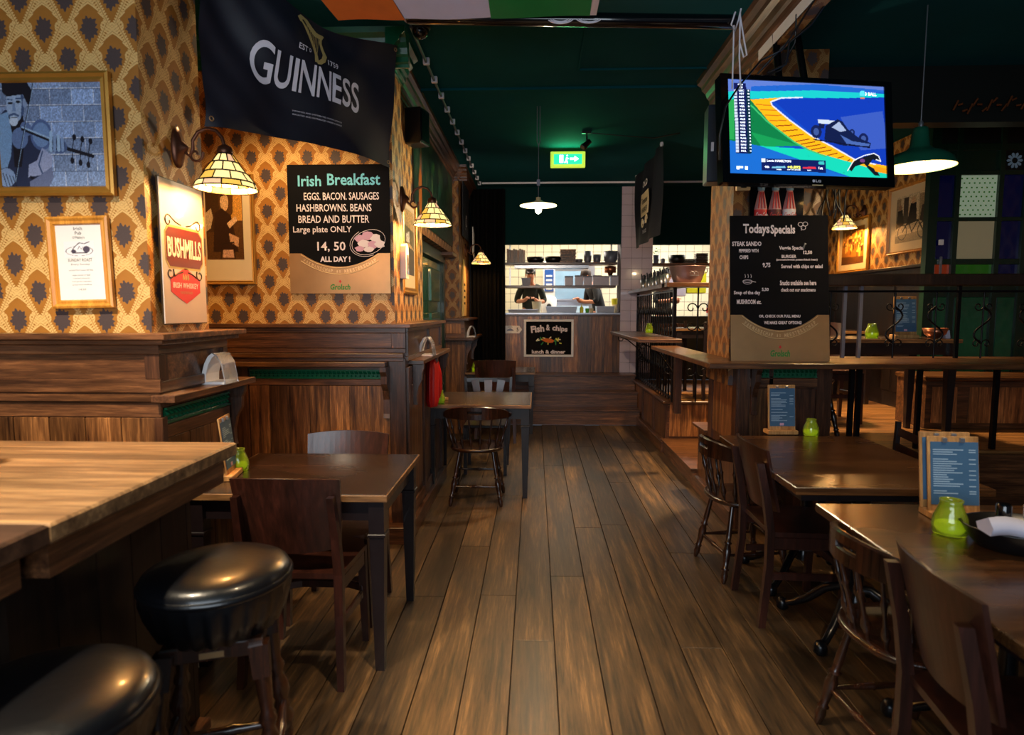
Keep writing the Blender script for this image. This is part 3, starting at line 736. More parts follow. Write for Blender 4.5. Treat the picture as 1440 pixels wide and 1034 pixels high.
# ================================================================== furniture
TURN_LEG = [(0, .010), (.03, .014), (.10, .019), (.16, .014), (.18, .021), (.20, .014), (.30, .017), (.42, .022), (.50, .013), (.52, .022), (.54, .013), (.62, .015), (.8, .013), (1, .011)]
TURN_SP = [(0, .007), (.12, .008), (.22, .016), (.30, .013), (.36, .008), (.5, .0065), (.62, .010), (.66, .013), (.70, .008), (1, .006)]
def make_windsor():
    t = thing('windsor_chair', (0, 0, 0), 0, 'x', 'chair')
    n = 28
    def sq(rx, ry, z):
        return [Vector((math.copysign(abs(math.cos(a)) ** .8, math.cos(a)) * rx, math.copysign(abs(math.sin(a)) ** .8, math.sin(a)) * ry, z)) for a in [2 * PI * i / n for i in range(n)]]
    MB().rings([sq(.17, .16, .418), sq(.205, .195, .425), sq(.215, .205, .44), sq(.21, .20, .452), sq(.18, .17, .448), sq(.08, .08, .443)]).build('seat', 'windsor', t)
    ft = {}
    for sx in (-1, 1):
        for sy in (-1, 1):
            a = (sx * .13, sy * .12, .42); b = (sx * .20, sy * .19, 0); ft[sx, sy] = (Vector(a), Vector(b))
            MB().turned(b, a, [(q, r * 1.05) for q, r in TURN_LEG], 10).build('leg', 'windsor', t)
    for sx in (-1, 1):
        p = ft[sx, -1][1].lerp(ft[sx, -1][0], .36); q = ft[sx, 1][1].lerp(ft[sx, 1][0], .36)
        MB().turned(p, q, [(0, .007), (.3, .011), (.48, .013), (.5, .017), (.52, .013), (.7, .011), (1, .007)], 8).build('stretcher', 'windsor', t)
    for f, s in ((.36, -1), (.5, 1)):
        p = ft[-1, s][1].lerp(ft[-1, s][0], f); q = ft[1, s][1].lerp(ft[1, s][0], f)
        MB().turned(p, q, [(0, .007), (.3, .010), (.48, .012), (.5, .016), (.52, .012), (.7, .010), (1, .007)], 8).build('stretcher', 'windsor', t)
    arc = lambda a, r=1: (.262 * r * math.sin(a), -.235 * r * math.cos(a) + .0)
    for a in (-72, -50, -30, -10, 10, 30, 50, 72):
        b = R(a); x, y = arc(b); xs, ys = arc(b, .74)
        MB().turned((xs, ys, .44), (x, y, .70), TURN_SP, 8).build('spindle', 'windsor', t)
    K = 30; A = [R(-88 + 176 * i / K) for i in range(K + 1)]
    hi = [.718 + .075 * max(0, math.cos(a * 1.25)) ** .6 for a in A]
    mb = MB()
    for i in range(K):
        a0, a1 = A[i], A[i + 1]; mid = abs((a0 + a1) / 2)
        pts = [arc(a0), arc(a1)]
        if mid < R(13):
            mb.strip(pts, .026, .690, .738); mb.strip(pts, .026, .756, [hi[i], hi[i + 1]])
        else: mb.strip(pts, .026, [.690, .690], [hi[i], hi[i + 1]])
    mb.build('back_rail', 'windsor', t)
    return t
def make_brown():
    t = thing('wooden_chair', (0, 0, 0), 0, 'x', 'chair')
    seat = [(-.20, -.20), (.20, -.20), (.215, .10), (.19, .18), (.12, .215), (-.12, .215), (-.19, .18), (-.215, .10)]
    MB().prism(seat, 'Z', .445, .468).build('seat', 'chair_brown', t)
    MB().strip([(x * .95, y * .95) for x, y in seat[1:] + seat[:1]], .018, .385, .445).build('seat_frame', 'chair_brown', t)
    MB().strip([(x * .92, y * .92) for x, y in seat[1:] + seat[:1]], .016, .23, .265).build('stretcher', 'chair_brown', t)
    for s in (-1, 1):
        MB().bar((s * .20, .15, 0), (s * .185, .16, .445), .030, .030, .036, .036).build('leg', 'chair_brown', t)
        mb = MB(); pts = [(s * .205, -.235, 0), (s * .195, -.205, .3), (s * .195, -.205, .47), (s * .193, -.225, .62), (s * .188, -.262, .80)]
        mb.rings([[Vector(p) + Vector((i * w_, j * .017, 0)) for i, j in ((-1, -1), (1, -1), (1, 1), (-1, 1))] for p, w_ in zip(pts, (.014, .017, .018, .016, .013))], smooth=False)
        mb.build('back_post', 'chair_brown', t)
    n = 16; rr = []
    for k, (z, y0, wd) in enumerate(((.565, -.192, .195), (.66, -.215, .205), (.76, -.238, .213), (.865, -.262, .218))):
        fr = []; bk = []
        for i in range(n + 1):
            u = -1 + 2 * i / n; x = u * wd; y = y0 + .018 - .045 * (1 - u * u); zz = z + (.012 * (1 - u * u) if k == 3 else -.010 * (1 - u * u) if k == 0 else 0)
            fr.append(Vector((x, y, zz))); bk.append(Vector((x, y + .013, zz)))
        rr.append(fr + bk[::-1])
    MB().rings(rr, smooth=False).build('backrest', 'chair_brown', t)
    return t
def make_slat():
    t = thing('slat_back_chair', (0, 0, 0), 0, 'x', 'chair')
    MB().box(-.2, .2, -.2, .2, .44, .465, .006).build('seat', 'table_leg', t)
    for s in (-1, 1):
        MB().bar((s * .185, .18, 0), (s * .185, .18, .44), .03, .03, .036, .036).build('leg', 'table_leg', t)
        MB().bar((s * .185, -.2, 0), (s * .19, -.23, .86), .032, .03, .028, .024).build('back_post', 'table_leg', t)
    for z in (.60, .69, .78): MB().bar((-.185, -.215 - (z - .6) * .08, z + .02), (.185, -.215 - (z - .6) * .08, z + .02), .045, .014, ref=(0, 1, 0)).build('slat', 'windsor', t)
    return t
def make_splat():
    t = thing('fan_back_chair', (0, 0, 0), 0, 'x', 'chair')
    MB().box(-.2, .2, -.2, .2, .44, .465, .006).build('seat', 'table_leg', t)
    for s in (-1, 1):
        MB().bar((s * .185, .18, 0), (s * .185, .18, .44), .03, .03, .036, .036).build('leg', 'table_leg', t)
        MB().bar((s * .185, -.2, 0), (s * .225, -.24, .87), .032, .03, .024, .02).build('back_post', 'table_leg', t)
        MB().bar((s * .07, -.205, .50), (s * .13, -.235, .84), .045, .012, .075, .012).build('splat', 'chair_brown', t)
    MB().bar((0, -.205, .50), (0, -.235, .84), .05, .012, .08, .012).build('splat', 'steel_dull', t, label='pale middle slat')
    MB().strip([(-.225 + .045 * i, -.245 - .018 * math.sin(PI * i / 10)) for i in range(11)], .016, .82, .862).build('top_rail', 'table_leg', t)
    return t
def make_table(wd, dp, nm='dining_table'):
    t = thing(nm, (0, 0, 0), 0, 'x', 'table')
    MB().box(-wd / 2 + .008, wd / 2 - .008, -dp / 2 + .008, dp / 2 - .008, .738, .77, .002).build('tabletop', 'table', t)
    for a in ((-wd / 2, wd / 2, -dp / 2, -dp / 2 + .008), (-wd / 2, wd / 2, dp / 2 - .008, dp / 2), (-wd / 2, -wd / 2 + .008, -dp / 2 + .008, dp / 2 - .008), (wd / 2 - .008, wd / 2, -dp / 2 + .008, dp / 2 - .008)):
        MB().box(*a, .74, .768, .002).build('edge_strip', 'table_edge', t, label='worn pale edge')
    ix, iy = wd / 2 - .05, dp / 2 - .05
    MB().box(-ix, ix, -iy - .01, -iy + .012, .65, .738).build('apron', 'table_leg', t); MB().box(-ix, ix, iy - .012, iy + .01, .65, .738).build('apron', 'table_leg', t)
    MB().box(-ix - .01, -ix + .012, -iy, iy, .65, .738).build('apron', 'table_leg', t); MB().box(ix - .012, ix + .01, -iy, iy, .65, .738).build('apron', 'table_leg', t)
    for sx in (-1, 1):
        for sy in (-1, 1):
            x, y = sx * ix, sy * iy
            MB().box(x - .032, x + .032, y - .032, y + .032, .60, .738, .002).box(x - .037, x + .037, y - .037, y + .037, .585, .60, .003).bar((x, y, .585), (x, y, 0), .062, .062, .038, .038).build('leg', 'table_leg', t)
    return t
def make_pedestal(wd, dp):
    t = thing('pedestal_table', (0, 0, 0), 0, 'x', 'table')
    MB().box(-wd / 2, wd / 2, -dp / 2, dp / 2, .735, .77, .004).build('tabletop', 'table_brown', t)
    MB().box(-wd / 2 + .04, wd / 2 - .04, -dp / 2 + .04, dp / 2 - .04, .70, .735).build('under_frame', 'table_leg', t)
    for sy in (-1, 1):
        MB().turned((0, sy * dp * .26, .12), (0, sy * dp * .26, .70), [(0, .05), (.08, .045), (.12, .03), (.8, .026), (.86, .04), (1, .06)], 12).build('column', 'iron_paint', t)
        for a in (40, 140, 220, 320):
            c, s = math.cos(R(a)), math.sin(R(a)); pr = [(0, .20), (.06, .21), (.14, .17), (.22, .09), (.29, .045), (.33, .035)]
            MB().tube([(c * r, sy * dp * .26 + s * r, z) for r, z in pr], [.026, .025, .022, .02, .018, .018], 8).lathe((c * .335, sy * dp * .26 + s * .335, 0), [(.022, 0), (.03, .008), (.03, .035), (.02, .055), (.004, .058)], 10).build('foot', 'iron_paint', t)
    return t
def make_stool(h=.80, r=.195):
    t = thing('bar_stool', (0, 0, 0), 0, 'x', 'stool')
    n = 72; prof = [(.13, h - .165), (.155, h - .15), (.178, h - .10), (.190, h - .055), (r, h - .035), (r, h - .028)]
    rr = []
    for q, z in prof:
        k = .0085 if z < h - .04 else .001
        rr.append([Vector(((q + k * math.sin(24 * 2 * PI * i / n)) * math.cos(2 * PI * i / n), (q + k * math.sin(24 * 2 * PI * i / n)) * math.sin(2 * PI * i / n), z)) for i in range(n)])
    MB().rings(rr).build('pleated_skirt', 'leather', t)
    MB().lathe((0, 0, 0), [(r, h - .030), (r + .006, h - .024), (r + .006, h - .016), (r, h - .010)], 48).build('piping', 'leather', t)
    MB().lathe((0, 0, 0), [(r, h - .012), (r * .97, h + .004), (r * .85, h + .016), (r * .6, h + .024), (r * .3, h + .027), (.002, h + .028)], 48).build('cushion', 'leather', t)
    MB().box(-.125, .125, -.125, .125, h - .20, h - .155, .004).build('seat_frame', 'windsor', t)
    for sx in (-1, 1):
        for sy in (-1, 1):
            a = Vector((sx * .115, sy * .115, h - .17)); b = Vector((sx * .17, sy * .17, 0)); m = b.lerp(a, .86)
            MB().bar(a, m, .05, .05, .044, .044).turned(b, m, [(0, .014), (.05, .02), (.14, .021), (.18, .016), (.30, .016), (.34, .022), (.37, .016), (.40, .026), (.46, .03), (.50, .018), (.53, .026), (.56, .018), (.62, .030), (.68, .026), (.74, .016), (.78, .025), (.82, .016), (.9, .02), (1, .022)], 12).build('leg', 'windsor', t)
    for s in (-1, 1):
        MB().turned((-.155, s * .155, .22), (.155, s * .155, .22), [(0, .01), (.4, .014), (.5, .019), (.6, .014), (1, .01)], 8).build('stretcher', 'windsor', t)
        MB().turned((s * .15, -.15, .30), (s * .15, .15, .30), [(0, .01), (.4, .014), (.5, .019), (.6, .014), (1, .01)], 8).build('stretcher', 'windsor', t)
    MB().box(-.03, .03, -.128, -.125, h - .19, h - .175).build('maker_plate', 'brass', t)
    return t

# left side
L1 = make_table(.86, .74); L1.location = (-1.03, 2.84, 0); L1['label'] = 'dark four-legged dining table with worn edge in front of the papered recess'
L2 = make_table(.86, .80); L2.location = (-.455, 5.34, 0); L2['label'] = 'dark square-legged table behind the low spindle-back chair on the left'
L3 = dup(L1, (-.42, 7.97, 0), 0, 'farthest dark table on the left, near the steps to the kitchen'); 
B = make_brown(); B.location = (-.975, 2.60, 0); B['label'] = 'red-brown curved-back chair standing behind the padded bar stool'
dup(B, (-.99, 3.02, 0), PI, 'curved-back chair on the wall side of the dark dining table, only its top showing')
dup(B, (-.45, 7.35, 0), 0, 'tall dark curved-back chair beside the farthest left table', sc=1.1)
W = make_windsor(); W.location = (-.455, 4.93, 0); W['label'] = 'low spindle-back captain chair tucked under the table beside the aisle on the left'
FB = make_splat(); FB.location = (-.455, 5.88, 0); FB.rotation_euler = (0, 0, PI); FB['label'] = 'fan-back chair with a pale middle slat facing over the left table'
# right side
R2 = make_pedestal(.83, 1.12); R2.location = (1.53, 3.21, 0); R2['label'] = 'brown pedestal table before the menu-board pillar, with a menu and a green candle jar'
R1 = make_pedestal(1.0, 1.5); R1.location = (1.60, 1.68, 0); R1['label'] = 'nearest brown table on the right carrying menus, a candle jar and a black basket'
dup(B, (1.33, 3.14, 0), -PI / 2, 'curved-back chair at the pedestal table before the pillar, beside the aisle')
dup(W, (1.22, 3.64, 0), R(-82), 'spindle-back chair behind the curved-back one, beside the wooden plinth on the right')
dup(W, (1.26, 2.05, 0), R(-84), 'spindle-back chair at the near right table, its rail ending at the table corner')
dup(B, (1.27, 1.57, 0), R(-97), 'nearest curved-back chair at the bottom right corner of the room')
SB = make_slat(); SB.location = (1.92, 3.62, 0); SB.rotation_euler = (0, 0, R(82)); SB['label'] = 'dark chair with level back slats on the far side of the pedestal table'
# bar tables on the left
t = thing('bar_table', (-1.9, 1.6, 0), 0, 'long pale-topped high bar table along the left foreground', 'table')
part(t, 'tabletop', 'bar_top', -3.3, -1.0, 1.225, 2.035, 1.035, 1.08, ch=.006)
part(t, 'apron', 'oak_y', -3.25, -1.03, 1.25, 2.0, .95, 1.035)
rb = random.Random(9)
part(t, 'end_panel', 'oak_dark', -3.2, -1.14, 1.96, 1.985, 0, .95)
for i in range(5): part(t, 'board', 'oak_dark', -1.16, -1.14, 1.26 + i * .14, 1.397 + i * .14, 0, .95)
part(t, 'foot_rail', 'oak_y', -1.14, -1.10, 1.25, 1.98, .10, .14)
t = thing('bar_table', (-1.9, .6, 0), 0, 'darker-topped high bar table at the left edge, nearest the viewer', 'table')
part(t, 'tabletop', 'bar_top_dark', -3.3, -1.0, .2, 1.22, 1.035, 1.082, ch=.006)
part(t, 'apron', 'oak_y', -3.25, -1.05, .25, 1.2, .95, 1.035); part(t, 'side_panel', 'oak_dark', -1.2, -1.16, .3, 1.2, 0, .95)
S1 = make_stool(); S1.location = (-.885, 1.66, 0); S1.rotation_euler = (0, 0, R(18)); S1['label'] = 'round black leather bar stool beside the pale high table'
tag(S1, group='bar stools at the high table')
dup(S1, (-.92, 1.07, 0), R(5), 'black padded bar stool cut off at the bottom left corner', group='bar stools at the high table')

# counter with the menu board on the right
t = thing('ledge_counter', (1.5, 4.1, 0), 0, 'long wooden ledge counter running under the specials board and on to the right', 'counter')
part(t, 'worktop', 'counter', 1.10, 3.75, 3.96, 4.398, 1.155, 1.19, ch=.004)
part(t, 'worktop', 'counter', 1.10, 1.345, 4.40, 5.95, 1.155, 1.19, ch=.004)
part(t, 'worktop', 'counter', 1.955, 3.75, 4.40, 4.62, 1.155, 1.19, ch=.004)
part(t, 'support_post', 'oak_z', 1.30, 1.36, 5.8, 5.88, .565, 1.155); part(t, 'support_post', 'oak_z', 3.55, 3.62, 4.30, 4.37, 0, 1.155)
# iron railing above the counter (right)
t = thing('iron_railing', (2.0, 4.46, 1.19), 0, 'wrought iron scroll railing with wooden top rail on the right-hand counter', 'railing')
MB().box(-.05, 1.75, -.07, .07, .50, .58, .006).build('top_rail', 'oak_dark', t)
MB().box(-.05, 1.75, -.012, .012, .455, .47).build('iron_bar', 'iron', t)
for x in (.0, .155, .265, .93, 1.62): MB().bar((x, 0, 0), (x, 0, .5), .022, .022).build('post', 'steel_dull' if x < .3 else 'iron', t)
def scrollwork(cx, s=1, k=1.0):
    P2 = []
    P2 += [(cx + s * (.055 * k) * math.sin(q * 2 * PI), z) for q, z in ((i / 12, .10 * k + .26 * k * i / 12) for i in range(13))]
    mb = MB().tube([(x, 0, z) for x, z in P2], .0065, 6)
    for z, sg in ((.10 * k, -1), (.36 * k, 1)):
        for m in (-1, 1):
            sp2 = [(cx + m * x, zz) for x, zz in spiral(.034 * k, z + sg * .0, .034 * k, .007, PI, PI + sg * 2.2 * PI, 14)]
            mb.tube([(x, 0, zz) for x, zz in sp2], .0045, 5)
    mb.tube([(cx, 0, 0), (cx, 0, .46 * k)], .006, 6)
    return mb
for i, cx in enumerate((.06, .50, .78, 1.10, 1.40)): scrollwork(cx, (-1) ** i).build('scroll', 'iron', t)
t = thing('iron_bars', (2.3, 4.5, .54), 0, 'plain upright iron bars below the right-hand counter', 'railing')
for x in (-.22, -.05, .0, .42, .95, 1.3): MB().bar((x, 0, 0), (x, 0, .605), .03, .03).build('bar', 'iron', t)
# iron railing of the kitchen-side platform
t = thing('iron_railing', (1.45, 7.8, .565), 0, 'black iron railing with turned bars and a wooden shelf on top by the kitchen', 'railing')
MB().box(-.13, .10, -1.33, 1.16, 1.19, 1.235, .005).build('top_shelf', 'counter', t)
MB().box(-.13, .42, -1.44, -1.19, 1.19, 1.235, .005).build('top_shelf', 'counter', t)
MB().box(-.015, .015, -1.2, 1.1, 1.15, 1.165).build('iron_bar', 'iron', t); MB().box(-.015, .015, -1.2, 1.1, .03, .045).build('iron_bar', 'iron', t)
for i in range(17):
    y = -1.15 + i * .137
    o = MB().turned((0, y, 0), (0, y, 1.15), [(0, .009), (.25, .009), (.27, .02), (.30, .009), (.5, .009), (.53, .022), (.56, .009), (.78, .009), (.81, .022), (.85, .014), (.88, .009), (1, .009)], 6).build('baluster', 'iron', t)
for y in (-1.22, 1.1): MB().bar((0, y, 0), (0, y, 1.19), .035, .035).build('post', 'iron', t)
mb = MB().tube([(.24, -1.22, 0), (.24, -1.22, 1.19)], .009, 6)
for z, s in ((.98, 1), (.80, -1), (.45, 1), (.32, -1)):
    for m in (-1, 1):
        mb.tube([(.24 + m * x, -1.22, zz) for x, zz in spiral(.065, z, .06, .012, PI, PI - s * 2.1 * PI, 16)], .007, 5)
mb.build('scroll_panel', 'iron', t)
# side shelf with scroll brackets
t = thing('wall_shelf', (1.2, 7.1, 1.25), 0, 'narrow wooden drinks shelf with iron scroll bracket on the railing side', 'shelf')
MB().box(-.21, .20, -1.10, 1.15, -.035, 0, .004).build('shelf_board', 'counter', t)
for y in (-.7, .9):
    mb = MB().tube([(.20, y, -.35), (.17, y, -.30), (.08, y, -.18), (-.02, y, -.10), (-.15, y, -.04)], .008, 6)
    mb.tube([(x, y, z) for x, z in spiral(-.10, -.085, .045, .008, PI / 2, PI / 2 + 2.4 * PI)], .007, 5)
    mb.tube([(x, y, z) for x, z in spiral(.155, -.33, .05, .01, 0, -2.3 * PI)], .007, 5)
    mb.build('scroll_bracket', 'iron', t)
# raised room furniture
t = make_table(1.1, .6, 'dining_table'); t.location = (2.62, 5.05, .54); t['label'] = 'dark table in the raised room behind the iron scrolls'
dup(L2, (3.1, 7.0, .54), 0, 'dark table far back in the raised room under the framed pictures')
dup(W, (2.12, 4.98, .54), R(-90), 'spindle-back chair just behind the railing posts in the raised room')
dup(B, (2.62, 5.62, .54), PI, 'curved-back chair behind the table in the raised room')
dup(SB, (2.3, 6.1, .54), R(20), 'slat-back chair alone on the lit boards of the raised room')
dup(SB, (1.75, 7.5, .54), R(200), 'slat-back chair behind the kitchen-side railing')
dup(SB, (2.0, 6.95, .54), R(0), 'slat-back chair behind the single iron scroll panel')
dup(L2, (2.1, 7.9, .54), 0, 'table behind the kitchen-side railing, near the second hatch')
t = thing('bench', (3.80, 5.50, .54), 0, 'dark wooden bench with brown panels below the stained glass', 'bench')
MB().box(-.55, .55, -.22, .2, 0, .40, .005).build('base', 'oak', t); MB().box(-.57, .57, -.24, .2, .40, .44, .01).build('seat', 'counter', t)
MB().box(-.5, -.3, -.23, -.22, .05, .35).build('panel', 'board', t); MB().box(-.2, .45, -.23, -.22, .05, .35).build('panel', 'board', t)

# ================================================================== lamps
def make_wall_lamp(panels=True):
    """antique bracket with a leaded glass shade; bracket frame: local -y points into the room"""
    t = thing('wall_lamp', (0, 0, 0), 0, 'x', 'lamp')
    mb = MB(); rr = []
    for y, rx, rz in ((0, .040, .085), (-.012, .042, .088), (-.022, .030, .066), (-.032, .020, .030), (-.045, .014, .018), (-.055, .004, .004)):
        rr.append([Vector((rx * math.cos(2 * PI * i / 20), y, rz * math.sin(2 * PI * i / 20))) for i in range(20)])
    mb.rings(rr).build('wall_plate', 'bronze', t)
    arm = [(-.03, -.01), (-.06, -.035), (-.075, -.005), (-.075, .03), (-.10, .065), (-.14, .08), (-.18, .07), (-.205, .04), (-.215, .0)]
    sc = [(y, z) for y, z in spiral(-.085, -.03, .035, .008, PI * .9, PI * .9 + 2.1 * PI)]
    MB().tube([(0, y, z) for y, z in arm], .008, 8).tube([(0, y, z) for y, z in sc], .006, 6).build('arm', 'bronze', t)
    MB().lathe((0, -.215, 0), [(.012, .01), (.028, 0), (.034, -.02), (.030, -.03)], 16).build('shade_holder', 'bronze', t)
    # shade: leaded pyramid-cone of panes
    rows = [(.030, -.030), (.056, -.068), (.088, -.112), (.118, -.152), (.130, -.178)]; n = 10
    c = Vector((0, -.215, 0)); lead = MB()
    for k in range(len(rows) - 1):
        (r0, z0), (r1, z1) = rows[k], rows[k + 1]; off = .5 * (k % 2)
        for i in range(n):
            a0 = 2 * PI * (i + off) / n; a1 = 2 * PI * (i + off + 1) / n; am = (a0 + a1) / 2
            P = lambda a, r, z, e=0: c + Vector((math.cos(a) * (r + e), math.sin(a) * (r + e), z))
            g = .012
            q = [P(a0 + g, r0, z0 - .001), P(am, r0, z0 - .001), P(a1 - g, r0, z0 - .001), P(a1 - g, r1, z1 + .001), P(am, r1, z1 + .001), P(a0 + g, r1, z1 + .001)]
            q2 = [p * 1.0 + (p - c).normalized() * -.002 for p in q]
            if panels:
                MB().add(q + q2, [(0, 1, 4, 5), (1, 2, 3, 4), (11, 10, 7, 6), (10, 9, 8, 7), (0, 5, 11, 6), (2, 8, 9, 3)]).build('glass_pane', ('pane_a', 'pane_b', 'pane_a', 'pane_c', 'pane_a')[(i * 3 + k * 2) % 5], t)
            lead.tube([P(a0, r0, z0, .001), P(a0, r1, z1, .001)], .0030, 4)
    for r, z in rows: lead.tube([c + Vector((math.cos(2 * PI * i / 24) * (r + .001), math.sin(2 * PI * i / 24) * (r + .001), z)) for i in range(25)], .0032, 4)
    lead.build('lead_came', 'lead', t)
    MB().lathe((0, -.215, -.10), [(.002, -.03), (.02, -.02), (.024, 0), (.016, .022), (.010, .035)], 12).build('bulb', 'bulb_soft', t)
    return t
WL = make_wall_lamp(); WL.location = (-1.56, 2.74, 2.225); WL.rotation_euler = (0, 0, PI / 2)
WL['label'] = 'leaded glass wall lamp on a bronze bracket, nearest of those on the left wall'
dup(WL, (-.92, 4.36, 2.285), PI / 2, 'leaded glass wall lamp beside the chalkboard, at the corner by the dark flag')
dup(WL, (-.93, 8.4, 2.32), PI / 2, 'small far leaded glass wall lamp next to the black curtain')
dup(WL, (3.7, 7.3, 2.62), -PI / 2, 'leaded glass wall lamp over the framed picture in the raised room')
for p, e in (((-1.345, 2.74, 2.065), 9), ((-.705, 4.36, 2.125), 17), ((-.715, 8.4, 2.19), 7), ((3.485, 7.3, 2.49), 24)): point('wall_lamp_glow', p, e, (1, .52, .17), .04)

# ceiling pendant with bare bulb
t = thing('pendant_lamp', (.028, 5.5, 2.42), 0, 'flat disc pendant with a bright bare bulb over the aisle', 'lamp')
MB().lathe((0, 0, 0), [(.16, 0), (.158, .006), (.05, .030), (.02, .05), (.02, .07), (.002, .075)], 32).build('shade', 'lamp_inside', t)
MB().lathe((0, 0, -.035), [(.002, -.035), (.022, -.02), (.028, 0), (.018, .025), (.012, .035)], 14).build('bulb', 'bulb', t)
MB().tube([(0, 0, .07), (0, 0, .52)], .003, 6).build('flex', 'steel_dull', t)
MB().tube([(.0, 0, .50), (.012, 0, .54), (.012, 0, .83)], .004, 5).tube([(0, 0, .50), (-.012, 0, .54), (-.012, 0, .83)], .004, 5).box(-.014, .014, -.01, .01, .17, .22).build('doubled_cord', 'steel_dull', t)
point('pendant_glow', (.028, 5.5, 2.36), 60, (1, .78, .5), .03)
# green enamel pendant
t = thing('pendant_lamp', (2.22, 3.8, 2.345), 0, 'green enamel factory pendant on the right of the television', 'lamp')
MB().lathe((0, 0, 0), [(.190, 0), (.188, .008), (.172, .045), (.13, .078), (.075, .098), (.052, .12), (.042, .20), (.036, .225), (.02, .23), (.002, .23)], 36, caps=False).build('shade', 'lamp_green', t)
MB().lathe((0, 0, 0), [(.187, .002), (.168, .042), (.127, .072), (.05, .092), (.002, .094)], 36, caps=False).build('shade_lining', 'lamp_inside', t)
MB().lathe((0, 0, .04), [(.002, -.03), (.026, -.015), (.03, .01), (.02, .04), (.014, .05)], 14).build('bulb', 'bulb_soft', t)
MB().tube([(0, 0, .22), (0, 0, .90)], .004, 6).lathe((0, 0, .23), [(.012, 0), (.014, .02), (.006, .035)], 10).build('flex', 'steel', t)
point('green_pendant_glow', (2.22, 3.8, 2.36), 8, (1, .74, .42), .04)
# exit sign
t = thing('exit_sign', (.349, 6.9, 3.05), 0, 'lit green emergency exit sign with running figure and arrow', 'sign')
MB().box(-.185, .185, -.02, .03, 0, .165, .006).build('housing', plain('yellowed plastic', (200, 210, 90), .4, 0, (170, 200, 60), .6), t)
MB().box(-.15, .15, -.026, -.02, .03, .135).build('sign_face', glow('exit sign green', (24, 220, 110), 1.6), t)
ew = glow('exit sign white', (190, 255, 215), 3)
mb = MB(); q = lambda *p: mb.prism([(x, z) for x, z in p], 'Y', -.029, -.027)
q((.02, .075), (.07, .075), (.07, .055), (.115, .085), (.07, .115), (.07, .095), (.02, .095)); mb.build('arrow', ew, t)
mb = MB(); q((-.09, .045), (-.05, .045), (-.05, .125), (-.09, .125)); mb.build('doorway_symbol', ew, t)
mb = MB().tube([(-.035, -.028, .045), (-.02, -.028, .065), (-.012, -.028, .10)], .006, 5).tube([(-.005, -.028, .04), (-.012, -.028, .065), (-.012, -.028, .10), (.005, -.028, .085)], .006, 5).lathe((-.008, -.028, .112), [(.002, 0), (.008, .005), (.008, .01), (.002, .015)], 8)
mb.build('running_figure', ew, t)
area('exit_sign_glow', (.349, 6.855, 3.13), (0, 0, 0), .34, .05, .8, (.1, 1, .35), 150).rotation_euler = (R(128), 0, PI)
# spotlight and cable
t = thing('ceiling_spotlight', (.5, 6.27, 3.25), 0, 'small black ceiling spotlight near the exit sign', 'lamp')
MB().box(-.05, .04, -.02, .02, -.02, 0).tube([(0, 0, -.02), (0, 0, -.10)], .008).build('bracket', 'black', t)
MB().turned((.03, 0, -.09), (-.04, -.02, -.155), [(0, .022), (.6, .028), (.95, .034), (1, .032)], 14).build('head', 'black', t)
MB().turned((-.04, -.02, -.155), (-.042, -.021, -.158), [(0, .032), (1, .028)], 14).build('rim', 'steel', t)
MB().tube([(.55, 6.27, 3.235), (.85, 6.25, 3.20), (1.15, 6.3, 3.19), (1.4, 6.3, 3.235)], .005, 5).build('ceiling_cable', 'black', None, 'thin black cable sagging from the spotlight across the ceiling', 'cable')
t = thing('security_camera', (-.70, 3.95, 3.25), 0, 'small dark dome on the ceiling beside the black banner tube', 'camera')
MB().lathe((0, 0, 0), [(.06, 0), (.062, -.02), (.055, -.03)], 20).build('housing', 'black', t)
MB().lathe((0, 0, 0), [(.052, -.03), (.048, -.055), (.03, -.078), (.002, -.088)], 20).build('dome', 'black_gloss', t)
# conduit with white clips
t = thing('ceiling_conduit', (-.75, 4.0, 3.22), 0, 'grey conduit with white clips along the left edge of the ceiling', 'cable')
MB().tube([(0, -.1, 0), (0, 4.64, 0)], .010, 6).build('conduit', 'steel_dull', t)
k0 = None
for i in range(13):
    y = .45 + i * .345
    k0 = k0 or MB().box(-.022, .022, -.014, .014, -.016, .03, .003).build('clip', 'print_white', t)
    (k0 if i == 0 else piece(k0, t, (0, 0, 0))).location = (0, y, 0)

# ================================================================== flags
c_tl = Vector((-1.52, 2.93, 3.22)); c_bl = at(281, 180, Y=2.95); c_tr = at(552, 66, Y=4.0); c_br = at(547, 236, Y=4.0)
def flagmap(s, tt):
    """s along 0..1, tt 0 bottom..1 top"""
    b = c_bl.lerp(c_br, s); u = c_tl.lerp(c_tr, s)
    sag = .13 * math.sin(PI * s) ** 1.1 * tt ** 2; lift = -.03 * math.sin(PI * s) * (1 - tt)
    p = b.lerp(u, tt) - Vector((0, 0, sag + lift))
    d = (c_br - c_bl); n = Vector((d.y, -d.x, 0)).normalized()
    w = .024 * math.sin(9 * (s * 1.0 + tt * .55) + 1) * (1 - s * .3) + .005 * math.sin(34 * (s * .8 + .62 * tt) + 2 * math.sin(5 * s)) * (1.05 - s) + .012 * math.sin(17 * (s - tt * .35)) * (1 - s) + .008 * math.sin(9 * tt + 4 * s) + .03 * math.sin(PI * s) + .010 * math.sin(26 * (s + .5 * tt)) * max(0, .6 - s)
    return p + n * (w + .02)
t = thing('bar_flag', c_bl, 0, 'large black stout flag with pale lettering and a gold harp, slung across the recess', 'flag')
nx, nz = 150, 90; vs = [flagmap(i / nx, j / nz) - c_bl for j in range(nz + 1) for i in range(nx + 1)]
d_ = (c_br - c_bl); nn = Vector((d_.y, -d_.x, 0)).normalized()
vs2 = [v - nn * .003 for v in vs]; W1 = nx + 1; H1 = (nz + 1) * W1
fs = [(j * W1 + i, j * W1 + i + 1, (j + 1) * W1 + i + 1, (j + 1) * W1 + i) for j in range(nz) for i in range(nx)]
